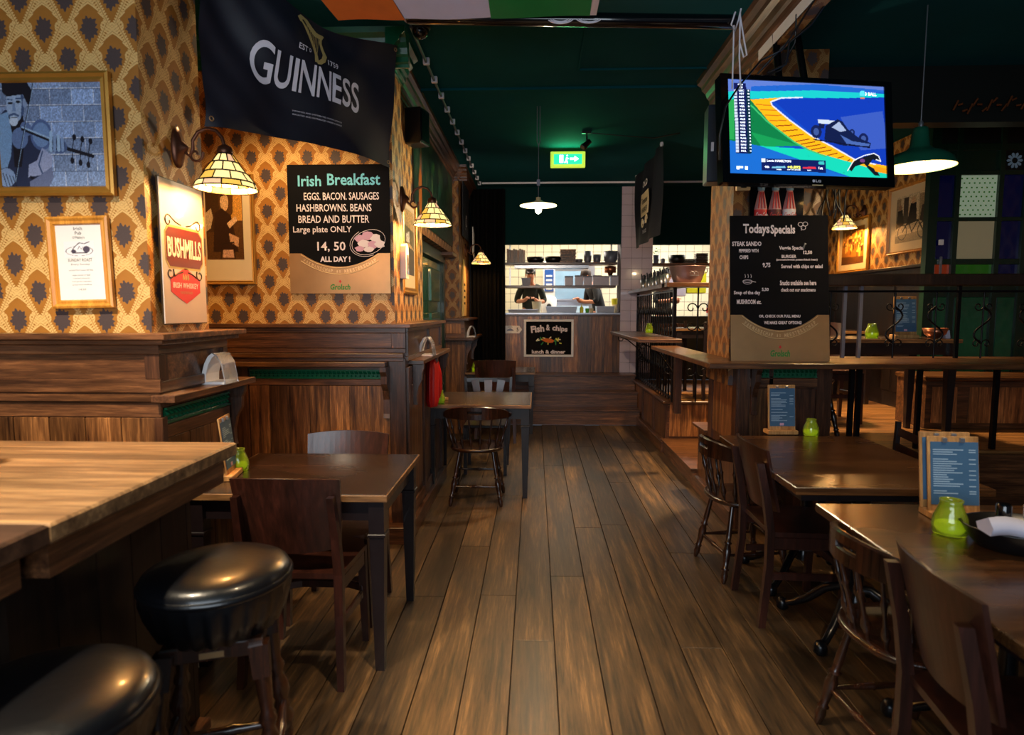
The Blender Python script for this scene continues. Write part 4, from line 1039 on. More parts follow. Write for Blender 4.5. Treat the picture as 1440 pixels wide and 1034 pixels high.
fs += [(H1 + a, H1 + d, H1 + c, H1 + b) for a, b, c, d in fs[:]]
MB().add(vs + vs2, fs, True).build('cloth', 'cloth_black', t, recal=False)
fs_ = lambda x: x * .944 - .107
fm = lambda off: (lambda x, z: tuple(flagmap(fs_(x), z) - c_bl + nn * off))
# letters one by one so that each follows the cloth
for i, (ch, wd_, h_, dz) in enumerate(zip('GUINNESS', (.095, .075, .020, .078, .078, .055, .058, .058), (.27, .235, .23, .235, .235, .235, .235, .25), (.015, 0, 0, 0, 0, 0, 0, -.01))):
    xs = (.372, .468, .529, .588, .677, .752, .817, .884)[i]
    text(ch, xs, .445 + dz + .035 * (xs - .37), wd_, h_ * 1.02, 'print_white', t, bold=.012, mapf=fm(.010), name='letter', res=6)
text('EST', .548, .665, .05, .045, 'print_white', t, mapf=fm(.009), bold=.01); text('D', .588, .672, .012, .03, 'print_white', t, mapf=fm(.009))
text('1759', .735, .655, .065, .05, 'print_white', t, mapf=fm(.009), bold=.01)
def flagpoly(name, pts, mat, off=.009):
    base = [flagmap(fs_(x), z) - c_bl + nn * off for x, z in pts]; cen = sum(base, Vector()) / len(base)
    return MB().add(base + [p - nn * .001 for p in base], [tuple(range(len(base)))]).build(name, mat, t, recal=False)
def flagband(name, pts, wd_, mat, off=.009):
    vs = []; n = len(pts)
    for i, (x, z) in enumerate(pts):
        a = pts[max(0, i - 1)]; b = pts[min(n - 1, i + 1)]; dx, dz = b[0] - a[0], (b[1] - a[1]); L = math.hypot(dx, dz) or 1
        w_ = wd_[i] if isinstance(wd_, (list, tuple)) else wd_
        for s in (-1, 1): vs.append(flagmap(fs_(x - dz / L * w_ * s * .72), z + dx / L * w_ * s) - c_bl + nn * off)
    return MB().add(vs, [(2 * i, 2 * i + 1, 2 * i + 3, 2 * i + 2) for i in range(n - 1)]).build(name, mat, t, recal=False)
flagband('harp_neck', [(.545, .885), (.538, .915), (.552, .94), (.575, .935), (.60, .895), (.63, .86), (.665, .865), (.69, .895)], [.012, .018, .02, .022, .026, .03, .026, .006], 'harp')
flagband('harp_body', [(.548, .90), (.570, .86), (.595, .79), (.615, .72), (.625, .66), (.628, .60)], [.008, .014, .014, .014, .014, .018], 'harp')
flagband('harp_pillar', [(.668, .85), (.662, .80), (.672, .745), (.685, .70), (.672, .65), (.645, .61), (.628, .60)], [.010, .012, .014, .018, .018, .016, .012], 'harp')
for k in range(8):
    a = k / 7; flagband('harp_string', [(.578 + .078 * a, .90 - .03 * a - .01 * math.sin(3 * a)), (.582 + .045 * a, .80 - .155 * a)], .0022, 'harp')
for k, zz in enumerate((.20, .175)): text('IMPORTED AND DISTRIBUTED UNDER LICENCE', .66, zz, .26, .010, 'print_white', t, mapf=fm(.009), name='small_print')
for s, q in ((.015, .04), (.985, .96), (.985, .04)):
    p = flagmap(s, q) - c_bl + nn * .008
    MB().tube([p + Vector((-nn.y, nn.x, 0)) * .010 * math.cos(a * PI / 5) + Vector((0, 0, .010 * math.sin(a * PI / 5))) for a in range(11)], .003, 6).build('grommet', 'brass', t)

# tricolour flag lying over the banner tube
t = thing('national_flag', (-.4, 3.0, 3.05), 0, 'orange, white and green tricolour flag draped under the ceiling', 'flag')
def band(x0u, x1u, x0b, x1b, mat, nm, ph):
    n, m = 14, 10; vs = []
    for j in range(m + 1):
        for i in range(n + 1):
            a, b = i / n, j / m; x = (x0u + (x1u - x0u) * a) * b + (x0b + (x1b - x0b) * a) * (1 - b)
            vs.append(Vector((x, 3.18 - b * .75 - 3.0 + .02, at(600, 24, Y=3.18).z + b * .24 - 3.05 + .018 * b * math.sin(7 * a + ph + 4 * b) + .004 * math.sin(5 * a + ph) - .02 * math.sin(PI * b))))
    fs = [(j * (n + 1) + i, j * (n + 1) + i + 1, (j + 1) * (n + 1) + i + 1, (j + 1) * (n + 1) + i) for j in range(m) for i in range(n)]
    k = len(vs); MB().add(vs + [v + Vector((0, 0, .003)) for v in vs], fs + [tuple(q + k for q in f[::-1]) for f in fs], True).build(nm, mat, t, recal=False)
xb = [at(u, 26, Y=3.18).x + .4 for u in (474, 568, 690, 830)]
band(xb[0] - .22, xb[1] - .18, xb[0], xb[1], 'orange', 'orange_band', 0); band(xb[1] - .18, xb[2] - .02, xb[1], xb[2], 'flag_white', 'white_band', 2); band(xb[2] - .02, xb[3], xb[2], xb[3], 'flag_green', 'green_band', 4)
MB().box(xb[3], xb[3] + .03, -.50, .19, at(600, 24, Y=3.18).z - 3.05, at(600, 24, Y=3.18).z - 3.05 + .16).build('hem', 'flag_white', t)
# black banner tube with rope
t = thing('banner_tube', (.18, 3.28, 2.985), 0, 'long black roll hung across under the ceiling', 'tube')
pa, pb = at(572, 24, Y=3.28), at(1036, 31, Y=3.28); t.location = pa.lerp(pb, .5)
a, b = pa - t.location, pb - t.location
MB().turned(a, b, [(0, .030), (.01, .034), (.99, .034), (1, .030)], 16).build('roll', 'black_gloss', t)
MB().turned(a - Vector((.012, 0, 0)), a, [(0, .02), (1, .03)], 12).build('end_cap', 'print_white', t)
for cx in (.0, .14):
    for r in (.05, .062, .074):
        MB().tube([a.lerp(b, .47) + Vector((cx + r * math.cos(q * PI / 12) * .95, -.036 + .01 * abs(math.sin(q * PI / 12)), -.0 - r * math.sin(q * PI / 12) * .42)) for q in range(2, 11)], .0028, 5).build('circle_print', 'print_white', t)
mb = MB()
e = b
mb.tube([e + Vector((-.02, -.04, .03)), e + Vector((-.04, -.045, -.03)), e + Vector((-.02, -.04, -.06)), e + Vector((0, -.03, .0)), e + Vector((.01, -.03, .05))], .004)
mb.tube([e + Vector((-.02, -.02, .03)), e + Vector((-.018, -.02, -.15)), e + Vector((-.012, 0, -.32))], .004); mb.tube([e + Vector((.01, -.02, .03)), e + Vector((.012, -.02, -.17)), e + Vector((.03, 0, -.32))], .004)
mb.tube([e + Vector((.01, -.02, .02)), e + Vector((.03, -.03, -.10)), e + Vector((.045, -.03, -.17)), e + Vector((.03, -.03, -.18)), e + Vector((.01, -.02, -.10))], .004)
mb.build('rope', 'print_white', t, label='knotted white cord')

# whiskey flag hanging edge-on in the aisle
t = thing('hanging_banner', (1.28, 7.35, 2.31), 0, 'black banner with an ornate pale label hanging under the ceiling by the tiled column', 'flag')
mb = MB(); vs = []
for j in range(21):
    for i in range(31): vs.append(Vector((.02 * math.sin(i * .5 + j * .15), -.80 + 1.6 * i / 30, .89 * j / 20)))
fs = [(j * 31 + i, j * 31 + i + 1, (j + 1) * 31 + i + 1, (j + 1) * 31 + i) for j in range(20) for i in range(30)]
mb.add(vs + [v + Vector((.004, 0, 0)) for v in vs], fs + [tuple(q + 651 for q in f[::-1]) for f in fs], True).build('cloth', 'cloth_black', t, recal=False)
bm_ = lambda x, z: (-.027, -x, z)
def bpoly(nm, pts, mat, o=0): MB().prism([(-x, z) for x, z in pts], 'X', -.030 - o, -.026 - o).build(nm, mat, t)
bpoly('label_body', [(-.22, .30), (.22, .30), (.26, .44), (.22, .56), (-.22, .56), (-.26, .44)], 'cream')
text('OLD', 0, .66, .30, .07, 'print_white', t, mapf=bm_, bold=.03); text('No. 7', 0, .235, .2, .06, 'print_white', t, mapf=bm_, bold=.02)
mp2 = lambda x, z: (-.032, -x, z)
text('Tennessee', 0, .47, .36, .07, 'slate', t, mapf=mp2, bold=.01); text('WHISKEY', 0, .365, .36, .06, 'slate', t, mapf=mp2, bold=.01); text('TENNESSEE', 0, .12, .24, .04, 'print_white', t, mapf=bm_)
for s in (-1, 1): MB().tube([(-.03, -(s * .12 + x), z) for x, z in spiral(0, .235, .07, .012, 0, s * 2.6 * PI)], .006, 5).build('scroll_print', 'cream', t)
for y in (-.78, .78): MB().lathe((0, y, .87), [(.015, 0), (.02, .02), (.015, .04)], 10).build('clip', 'print_white', t)
t = thing('hanging_banner', (-.90, 8.25, 2.45), 0, 'dark banner with pale script hanging on the far left pilaster', 'flag')
MB().box(-.004, .004, -.35, .35, 0, .68).build('cloth', 'cloth_black', t)
text('JD', 0, .2, .22, .2, 'print_white', t, mapf=lambda x, z: (.006, x, z), bold=-.01, shear=.2)
# curtain
mb = MB(); pts = [(-.90 + .48 * i / 60, 8.86 + .035 * math.sin(i * .85) + .01 * math.sin(i * 2.1)) for i in range(61)]
mb.strip(pts, .008, .62, 3.2).build('curtain', 'curtain', None, 'floor-length black curtain left of the kitchen hatch', 'curtain')
# mural
t = thing('painted_mural', (-.996, 6.38, 2.68), PI / 2, 'dark green painted mural with rows of lettering above the green door', 'mural')
cv = Cv(150, 50, (18, 44, 34)).grain(.8, 4, 3)
cv.poly([(.25, .05), (.40, .1), (.42, .8), (.36, .95), (.30, .6), (.22, .4)], (150, 84, 30)); cv.ell(.36, .85, .05, .1, (170, 120, 70))
rs = np.random.RandomState(1)
for i in range(40): cv.ell(rs.rand() * 3, .5 + rs.rand() * .5, .02 + rs.rand() * .1, .05 + rs.rand() * .12, (40 + rs.rand() * 60, 70 + rs.rand() * 60, 50 + rs.rand() * 40), rs.rand() * 3, .5)
for r_ in range(3):
    for i in range(14): cv.line([(1.0 + i * .14, .42 - r_ * .16), (1.0 + i * .14 + .09 * rs.rand(), .42 - r_ * .16 + .1 * rs.rand())], .02, (110, 130, 120), .7)
MB().box(-1.2, 1.2, -.01, 0, -.40, .40).build('board', 'green_dark', t)
cv.mesh('print', 2.36, .78, t, -.012, M['art'])

# ================================================================== framed pictures and boards
def frame4(t, w_, h_, fw, mat, d=.025, name='frame', lab=None):
    """four mitred mouldings standing proud of the wall, as one frame"""
    mb = MB(); hw, hh = w_ / 2, h_ / 2
    for a, b in (((-hw, -hh), (hw, -hh)), ((hw, -hh), (hw, hh)), ((hw, hh), (-hw, hh)), ((-hw, hh), (-hw, -hh))):
        A = Vector((a[0], 0, a[1])); B_ = Vector((b[0], 0, b[1])); rg = []
        for p, s in ((A, 1), (B_, -1)):
            inn = Vector((-math.copysign(1, p.x), 0, -math.copysign(1, p.z)))
            rg.append([p, p + Vector((0, -d * .8, 0)), p + inn * fw * .25 + Vector((0, -d, 0)), p + inn * fw * .55 + Vector((0, -d * .7, 0)), p + inn * fw * .85 + Vector((0, -d * .8, 0)), p + inn * fw + Vector((0, -d * .4, 0)), p + inn * fw])
        mb.rings(rg, smooth=False)
    return mb.build(name, mat, t, label=lab)
def picture(name, locn, rz, w_, h_, fw, fmat, cv, aw, ah, label, mount='cream', dz=0, dx=0, cat='picture'):
    t = thing(name, locn, rz, label, cat)
    frame4(t, w_, h_, fw, fmat)
    MB().box(-w_ / 2 + fw * .8, w_ / 2 - fw * .8, -.008, 0, -h_ / 2 + fw * .8, h_ / 2 - fw * .8).build('mount', mount, t)
    if cv: cv.mesh('print', aw, ah, t, -.0095, M['art'], dz, dx)
    return t
# violinist photograph
cv = Cv(220, 150, (150, 170, 205)).bricks(.30, .155, (205, 212, 235), (128, 150, 190)).grain(.35, 3, 2)
dk, md, lt = (14, 18, 34), (62, 84, 124), (156, 186, 220)
cv.poly([(0, 0), (.62, 0), (.66, .12), (.60, .33), (.42, .60), (.30, .70), (.12, .74), (0, .66)], (34, 46, 76))
cv.poly([(0, .68), (.16, .72), (.22, .60), (.16, .30), (.10, .20), (0, .18)], (120, 156, 198)); cv.poly([(.16, .70), (.36, .72), (.38, .5), (.30, .2), (.2, .2), (.2, .5)], dk)
cv.ell(.26, .78, .115, .155, (150, 172, 205)); cv.poly([(.34, .93), (.40, .84), (.38, .70), (.33, .66), (.36, .8)], md); cv.ell(.40, .80, .03, .045, (130, 150, 185))
cv.poly([(.10, .99), (.10, .90), (.16, .86), (.38, .88), (.44, .78), (.49, .82), (.50, .93), (.44, 1), (.1, 1)], dk); cv.ell(.20, .80, .035, .012, dk); cv.ell(.31, .81, .035, .012, dk)
cv.line([(.16, .835), (.23, .83)], .012, md); cv.line([(.28, .84), (.35, .845)], .012, md); cv.poly([(.235, .80), (.265, .80), (.27, .72), (.22, .72)], (112, 136, 176)); cv.line([(.18, .685), (.245, .70), (.30, .68)], .02, md); cv.ell(.23, .63, .06, .045, (190, 205, 228)); cv.line([(.20, .665), (.28, .665)], .010, dk)
cv.ell(.30, .47, .115, .10, (96, 120, 165), .2); cv.ell(.40, .56, .085, .06, (90, 112, 158), -.4); cv.ell(.60, .50, .15, .145, (78, 100, 148), .2); cv.ell(.60, .50, .12, .115, (112, 142, 188), .2); cv.line([(.34, .56), (.72, .45), (.94, .37), (1.30, .295)], .035, dk); cv.line([(.34, .575), (.72, .465)], .016, lt)
for k in range(3):
    cv.line([(1.02 + k * .11, .37 - k * .025), (1.05 + k * .11, .47 - k * .02)], .012, dk); cv.ell(1.055 + k * .11, .475 - k * .02, .028, .03, dk)
    cv.line([(1.02 + k * .11, .34 - k * .025), (1.01 + k * .11, .26 - k * .02)], .012, dk); cv.ell(1.01 + k * .11, .255 - k * .02, .028, .03, dk)
cv.ell(.82, .40, .13, .075, (72, 92, 136), -.2)
for k in range(4): cv.line([(.72 + k * .055, .36), (.735 + k * .05, .52 - k * .02)], .042, lt if k % 2 == 0 else (126, 152, 194)); cv.line([(.745 + k * .055, .36), (.76 + k * .05, .48 - k * .02)], .008, dk)
cv.poly([(.60, .38), (.74, .30), (.72, .20), (.55, .12), (.38, .10), (.40, .22), (.52, .26)], (150, 160, 196)); cv.line([(.60, .34), (.54, .22), (.58, .14)], .02, md); cv.line([(.42, .10), (.64, .02)], .03, dk); cv.poly([(.56, .12), (.72, .20), (.74, .10), (.66, 0), (.4, 0), (.4, .06)], (104, 116, 152))
cv.line([(.53, .98), (.33, .45), (.19, .06)], .010, dk); cv.line([(.54, .98), (.34, .45), (.20, .06)], .005, lt)
cv.ell(.08, .10, .12, .09, (132, 158, 198)); [cv.line([(.03 + k * .045, .14 - k * .01), (.08 + k * .045, .0)], .010, dk) for k in range(4)]
cv.grain(.18, 8, 1)
picture('framed_photograph', (-1.915, 2.49, 2.213), 0, .50, .475, .038, 'gold', cv, .43, .41, 'gilt-framed black and white photograph of a violinist against a brick wall', 'black')
# roast menu in honey frame
t = thing('framed_menu', (-1.828, 2.49, 1.713), 0, 'small honey-wood frame with a printed Sunday roast sheet below the violinist', 'picture')
t.rotation_euler = (0, R(-1.2), 0)
frame4(t, .255, .365, .034, 'gold_wood', .02); MB().box(-.10, .10, -.008, 0, -.155, .155).build('sheet', 'white', t)
for s_, z, w_, h_ in (('Irish', .135, .035, .013), ('Pub', .117, .026, .013), ("O'Malley's", .098, .05, .013), ('SUNDAY ROAST', .010, .10, .012), ('Every Sunday', -.008, .078, .009), ('served from noon till late', -.03, .10, .006), ('roast chicken or beef', -.05, .075, .006), ('roasted potatoes', -.063, .07, .006), ('fresh garden vegetables', -.076, .08, .006), ('gravy and stuffing', -.089, .08, .006), ('14,50', -.108, .03, .008)):
    text(s_, 0, z, w_, h_, 'slate' if z > 0 else 'steel_dull', t, y=-.0085)
cv = Cv(60, 34, (228, 226, 232)); cv.ell(.88, .40, .80, .30, (90, 84, 96), 0, 1, .06); cv.poly([(.40, .36), (.62, .66), (.9, .9), (1.2, .84), (1.5, .95), (1.34, .66), (1.5, .4), (1.2, .3), (.7, .28)], (232, 230, 236)); cv.line([(.40, .36), (.62, .66), (.9, .9), (1.2, .84), (1.5, .95)], .05, (60, 54, 70)); cv.ell(1.3, .5, .2, .2, (80, 72, 90)); cv.ell(.55, .38, .14, .12, (70, 64, 80)); cv.line([(.5, .28), (1.35, .28)], .05, (60, 54, 70)); cv.line([(.8, .5), (.9, .7), (1, .5), (1.1, .66)], .03, (120, 112, 130))
cv.mesh('roast_drawing', .125, .065, t, -.0088, M['art'], .052)
# whiskey poster on pilaster side
t = thing('whiskey_poster', (-1.545, 2.722, 1.766), PI / 2, 'tall white whiskey poster with a maroon name plate on the side of the pilaster', 'poster')
MB().box(-.170, .170, -.006, .0, -.305, .305).build('backing', 'dark_frame', t); MB().box(-.166, .166, -.010, -.006, -.300, .300).build('sheet', plain('satin poster paper', (216, 198, 186), .3, coat=.3, var=.03), t)
def ppoly(t, nm, pts, mat, y0, y1): MB().prism(pts, 'Y', y0, y1).build(nm, mat, t)
ppoly(t, 'plate_border', [(-.145, .085), (-.12, .115), (.12, .115), (.15, .085), (.15, -.035), (.12, -.068), (-.12, -.068), (-.145, -.035)], 'harp', -.0115, -.010)
ppoly(t, 'name_plate', [(-.138, .082), (-.115, .105), (.115, .105), (.142, .080), (.142, -.032), (.115, -.058), (-.115, -.058), (-.138, -.032)], 'clay', -.0125, -.0115)
text('BUSHMILLS', .002, .023, .262, .085, 'white', t, y=-.0128, bold=.03)
ppoly(t, 'red_plate', [(-.115, -.105), (-.06, -.085), (0, -.06), (.06, -.085), (.115, -.105), (.115, -.165), (.05, -.195), (0, -.215), (-.05, -.195), (-.115, -.165)], 'chalk_red', -.0115, -.010)
text('IRISH WHISKEY', 0, -.137, .20, .024, 'white', t, y=-.0118, bold=.02); text('TRIPLE DISTILLED', 0, -.168, .10, .010, 'harp', t, y=-.0118)
for k in (-1, 0, 1): MB().lathe((k * .018, -.0118, -.10), [(.001, -.014), (.008, -.008), (.006, .004), (.003, .012), (.001, .014)], 8, 1, .1).build('still_symbol', 'harp', t)
for s in (-1, 1):
    for z, sg, r_ in ((.118, 1, .035), (-.075, -1, .035)):
        MB().tube([(s * x, -.0115, zz) for x, zz in [(.02, z + sg * .004), (.06, z + sg * .012), (.085, z + sg * .026)] + spiral(.115, z + sg * .012, r_ * .8, .010, PI * .8, PI * .8 - sg * 1.9 * PI, 12)], .0028, 4).build('scroll_line', 'dark_frame', t)
# seated man picture in the recess
cv = Cv(90, 110, (84, 52, 22)); cv.poly([(0, .35), (.3, .35), (.3, 1), (0, 1)], (58, 34, 14)); cv.poly([(.5, .5), (.8, .5), (.8, 1), (.62, 1), (.6, .6)], (206, 144, 60)); cv.poly([(0, .6), (.12, .66), (.16, .54), (.1, .4), (0, .36)], (190, 160, 120)); cv.ell(.42, .74, .09, .12, (214, 170, 120)); cv.poly([(.33, .80), (.36, .88), (.46, .88), (.52, .80), (.46, .83)], (36, 20, 12)); cv.poly([(.14, .1), (.2, .6), (.36, .66), (.56, .56), (.7, .1)], (40, 18, 12)); cv.poly([(.46, .46), (.66, .56), (.7, .5), (.52, .40)], (220, 176, 130)); cv.poly([(.5, .34), (.72, .28), (.7, .16), (.52, .22)], (200, 150, 110)); cv.line([(.3, .0), (.34, .2), (.6, .22), (.62, 0)], .02, (30, 14, 8)); cv.poly([(.34, .02), (.6, .02), (.58, .12), (.36, .12)], (196, 150, 120)); cv.grain(.4, 5)
picture('framed_picture', (-2.005, 4.09, 2.045), 0, .36, .71, .028, 'gold', cv, .245, .50, 'sepia print of a seated man in a pale mount beside the chalkboard', 'cream', .06, -.02)
# chalkboards
def brewery_board(name, locn, rz, w_, h_, label, rot=None):
    t = thing(name, locn, rz, label, 'sign', rot=rot)
    MB().box(-w_ / 2, w_ / 2, 0, .012, 0, h_, .002).build('board', 'slate', t); 
    zt = h_ * .315; pts = [(-w_ / 2, 0), (w_ / 2, 0), (w_ / 2, zt)]
    for i in range(25):
        a = 1 - 2 * i / 24; pts.append((a * w_ * .38, zt - h_ * .105 * (1 - a * a)))
    pts.append((-w_ / 2, zt)); ppoly(t, 'metal_band', pts, 'brass', -.003, 0)
    arc = lambda off: [(a * w_ * .385, -.004, zt - off - h_ * .105 * (1 - a * a)) for a in [1 - 2 * i / 24 for i in range(25)]]
    MB().tube(arc(.008), .0022, 4).tube(arc(h_ * .058), .0022, 4).build('arc_line', 'brass_line', t)
    s_ = 'VAKMANSCHAP is MEESTERSCHAP'
    for i, ch in enumerate(s_):
        if ch == ' ': continue
        a = -1 + 2 * (i + .5) / len(s_); x = a * w_ * .365; z = zt - h_ * .036 - h_ * .105 * (1 - (x / (w_ * .385)) ** 2)
        text(ch, x, z, w_ * .020 if ch.isupper() else w_ * .012, h_ * .026 if ch.isupper() else h_ * .02, 'brass_line', t, y=-.0036, bold=.02, rot=math.atan(2 * h_ * .105 * x / (w_ * .385) ** 2), name='letter')
    text('Grolsch', 0, h_ * .052, w_ * .20, h_ * .045, 'chalk_green', t, y=-.0036, bold=.03, shear=.15)
    ppoly(t, 'emblem', [(0, h_ * .083), (.009, h_ * .095), (0, h_ * .108), (-.009, h_ * .095)], 'chalk_red', -.005, -.003)
    return t
p0, p1 = at(408, 413, Y=4.075), at(546, 230, Y=4.075)
w_, h_ = p1.x - p0.x, p1.z - p0.z
t = brewery_board('chalkboard', ((p0.x + p1.x) / 2, 4.085, p0.z), 0, w_, h_, 'chalkboard listing an Irish breakfast, hung on the papered wall under the dark flag')
def lines(t, w_, h_, items):
    for s_, u, v, ww, hh, m, b in items: text(s_, (u - .5) * w_, v * h_, ww * w_, hh * h_, m, t, y=-.0012, bold=b)
lines(t, w_, h_, [('Irish', .22, .875, .23, .085, 'chalk_teal', .02), ('Breakfast', .655, .885, .52, .09, 'chalk_teal', .02),
    ('EGGS. BACON. SAUSAGES', .53, .757, .74, .058, 'chalk_white', .01), ('HASHBROWNS. BEANS', .455, .668, .74, .058, 'chalk_white', .01),
    ('BREAD AND BUTTER', .45, .580, .70, .058, 'chalk_white', .01), ('Large plate ONLY', .335, .495, .58, .062, 'chalk_white', .01), ('14, 50', .42, .365, .28, .082, 'chalk_white', .015), ('ALL DAY !', .455, .27, .30, .045, 'chalk_white', .04)])
MB().tube([(w_ * (.79 - .5 + .165 * math.cos(a * PI / 12)), -.003, h_ * (.40 + .095 * math.sin(a * PI / 12)) + .02 * math.cos(a * PI / 12)) for a in range(25)], .0018, 4).tube([(w_ * (.79 - .5 + .185 * math.cos(a * PI / 12)), -.003, h_ * (.40 + .108 * math.sin(a * PI / 12)) + .02 * math.cos(a * PI / 12)) for a in range(8, 20)], .0018, 4).build('plate_outline', 'chalk_white', t)
rs2 = random.Random(4)
for k, (px_, pz_, rx, rz_, m) in enumerate(((.70, .43, .05, .03, 'chalk_pink'), (.78, .45, .06, .035, 'chalk_pink'), (.86, .43, .05, .035, 'chalk_white'), (.74, .39, .06, .03, 'chalk_white'), (.83, .38, .05, .032, 'chalk_pink'), (.90, .385, .05, .03, 'chalk_white'), (.70, .35, .045, .022, 'chalk_pink'), (.79, .345, .05, .022, 'chalk_white'))):
    ppoly(t, 'food_drawing', [((px_ - .5) * w_ + rx * w_ * math.cos(a * PI / 5 + k) * (1 + .2 * math.sin(a * 3 + k)), pz_ * h_ + rz_ * h_ * math.sin(a * PI / 5 + k)) for a in range(10)], m, -.0022 - .0002 * k, -.001)
# specials board leaning on the counter
bl, br = at(1028, 500, Y=4.16), at(1167, 499, Y=4.16)
w_ = br.x - bl.x; h_ = .965
t = brewery_board('chalkboard', ((bl.x + br.x) / 2, 4.16, 1.19), 0, w_, h_, 'specials chalkboard standing on the ledge counter below the television', rot=(R(-7), 0, 0))
lines(t, w_, h_, [('Todays', .27, .90, .27, .085, 'chalk_white', .032), ('Specials', .54, .895, .25, .08, 'chalk_white', .032),
    ('STEAK SANDO', .17, .805, .30, .032, 'chalk_white', .036), ('PEPPERED WITH', .19, .757, .20, .024, 'chalk_white', .036), ('CHIPS', .14, .712, .09, .026, 'chalk_white', .036), ('9,75', .37, .655, .08, .036, 'chalk_white', .036),
    ('Veggie Special', .625, .772, .25, .034, 'chalk_white', .032), ('12,50', .79, .742, .09, .028, 'chalk_white', .036), ('BURGER', .60, .717, .15, .022, 'chalk_white', .036), ('(avocado/sweet potato/black bean)', .68, .693, .42, .018, 'chalk_white', .032), ('Served with chips or salad', .73, .645, .42, .034, 'chalk_white', .032),
    ('Soup of the day', .17, .465, .27, .032, 'chalk_white', .032), ('5,50', .355, .488, .07, .026, 'chalk_white', .036), ('MUSHROOM etc.', .19, .405, .25, .032, 'chalk_white', .032),
    ('Snacks available see here', .69, .535, .37, .034, 'chalk_white', .032), ('check out our snackmenu', .69, .487, .35, .026, 'chalk_white', .032),
    ('OR, CHECK OUR FULL MENU', .50, .305, .42, .022, 'chalk_white', .03), ('WE MAKE GREAT OPTIONS!', .53, .262, .38, .022, 'chalk_white', .03)])
X_ = lambda u: (u - .5) * w_
mb = MB()
for a in (0, 1, 2): mb.tube([(X_(.745) + .016 * math.cos(q * PI / 5) + .018 * math.cos(a * 2.1 + .6), -.002, .93 * h_ + .014 * math.sin(q * PI / 5) + .016 * math.sin(a * 2.1 + .6)) for q in range(11)], .0022, 4)
mb.tube([(X_(.735), -.002, .915 * h_), (X_(.725), -.002, .895 * h_)], .0022, 4).build('clover_drawing', 'chalk_white', t)
mb = MB().tube([(X_(.175) + .03 * math.cos(q * PI / 8), -.002, .545 * h_ + .018 * math.sin(q * PI / 8)) for q in range(8, 17)], .0022, 4).tube([(X_(.175) + .03 * math.cos(q * PI / 8), -.002, .547 * h_ + .008 * math.sin(q * PI / 8)) for q in range(17)], .0022, 4).tube([(X_(.22), -.002, .545 * h_), (X_(.26), -.002, .54 * h_)], .0022, 4)
for k in range(3): mb.tube([(X_(.15 + k * .03), -.002, .57 * h_), (X_(.155 + k * .03), -.002, .58 * h_), (X_(.148 + k * .03), -.002, .595 * h_)], .0018, 4)
mb.build('bowl_drawing', 'chalk_white', t)
MB().tube([(X_(.745), -.002, .77 * h_), (X_(.76), -.002, .80 * h_)], .006, 5).tube([(X_(.755), -.002, .805 * h_), (X_(.775), -.002, .80 * h_)], .005, 5).build('carrot_drawing', 'steel', t)
# fish and chips board + arrow sign
t = thing('chalkboard', (.20, 8.985, .86), 0, 'small white-framed fish and chips board on the kitchen counter front', 'sign')
MB().box(-.35, .35, -.012, 0, 0, .53).build('board', 'slate', t)
mb = MB()
for b_ in ((-.355, .355, 0, .032), (-.355, .355, .503, .535), (-.355, -.323, .032, .503), (.323, .355, .032, .503)): mb.box(b_[0], b_[1], -.022, 0, b_[2], b_[3], .003)
mb.build('frame', 'white', t)
text('Fish', -.16, .40, .19, .10, 'chalk_white', t, y=-.0135, bold=.04, rot=.12); text('&', -.01, .42, .055, .085, 'chalk_white', t, y=-.0135, bold=.03); text('chips', .16, .395, .22, .10, 'chalk_white', t, y=-.0135, bold=.04, rot=-.10); text('lunch & dinner', 0, .072, .48, .055, 'chalk_white', t, y=-.0135, bold=.04)
rr2 = random.Random(2)
for k in range(26):
    a = rr2.uniform(0, 2 * PI); x = rr2.uniform(-.17, .17); z = .235 + rr2.uniform(-.04, .04); L = rr2.uniform(.03, .055)
    MB().bar((x, -.0145 - k * .0002, z), (x + L * math.cos(a), -.0145 - k * .0002, z + L * math.sin(a)), .014, .002).build('chip_drawing', ('yellow', 'chalk_green', 'brass_line')[k % 3], t)
ppoly(t, 'fish_drawing', [(-.11, .245), (-.05, .265), (.03, .26), (.08, .235), (.06, .205), (0, .20), (-.06, .22)], 'orange', -.021, -.0200)
t = thing('direction_sign', (-.30, 8.985, 1.25), 0, 'small white arrow-shaped sign with the number 5 left of the fish and chips board', 'sign')
ppoly(t, 'plate', [(-.16, -.055), (.08, -.055), (.12, 0), (.08, .055), (-.16, .055)], 'white', -.012, 0)
text('5', .055, 0, .028, .055, 'slate', t, y=-.0125, bold=.02); text('TAFEL', -.05, .035, .07, .013, 'slate', t, y=-.0125); ppoly(t, 'cloche_symbol', [(-.10, -.02), (-.09, .0), (-.05, .018), (-.01, .0), (0, -.02)], 'steel_dull', -.0135, -.012)
# wall things left
t = thing('wall_box', (-.918, 4.33, 1.86), PI / 2, 'white arch-topped box on the narrow papered corner under the second lamp', 'box')
ppoly(t, 'case', [(-.05, -.12), (.05, -.12), (.05, .06), (.035, .10), (0, .12), (-.035, .10), (-.05, .06)], 'white', -.04, 0); MB().box(-.015, .03, -.045, -.04, -.09, .04).build('window', 'glass_clear', t)
cv = Cv(60, 90, (206, 170, 110)); cv.poly([(0, 0), (.67, 0), (.67, .4), (0, .46)], (60, 52, 30)); cv.poly([(0, .4), (.3, .5), (.67, .42), (.67, .7), (0, .75)], (110, 100, 66)); cv.poly([(.1, .62), (.35, .68), (.35, .5), (.12, .5)], (230, 226, 214)); cv.grain(.4, 7, 2)
picture('framed_picture', (-.995, 4.95, 2.02), PI / 2, .55, .74, .05, 'gold', cv, .36, .50, 'landscape print in a gilt frame behind the second wall lamp', 'cream', .03)
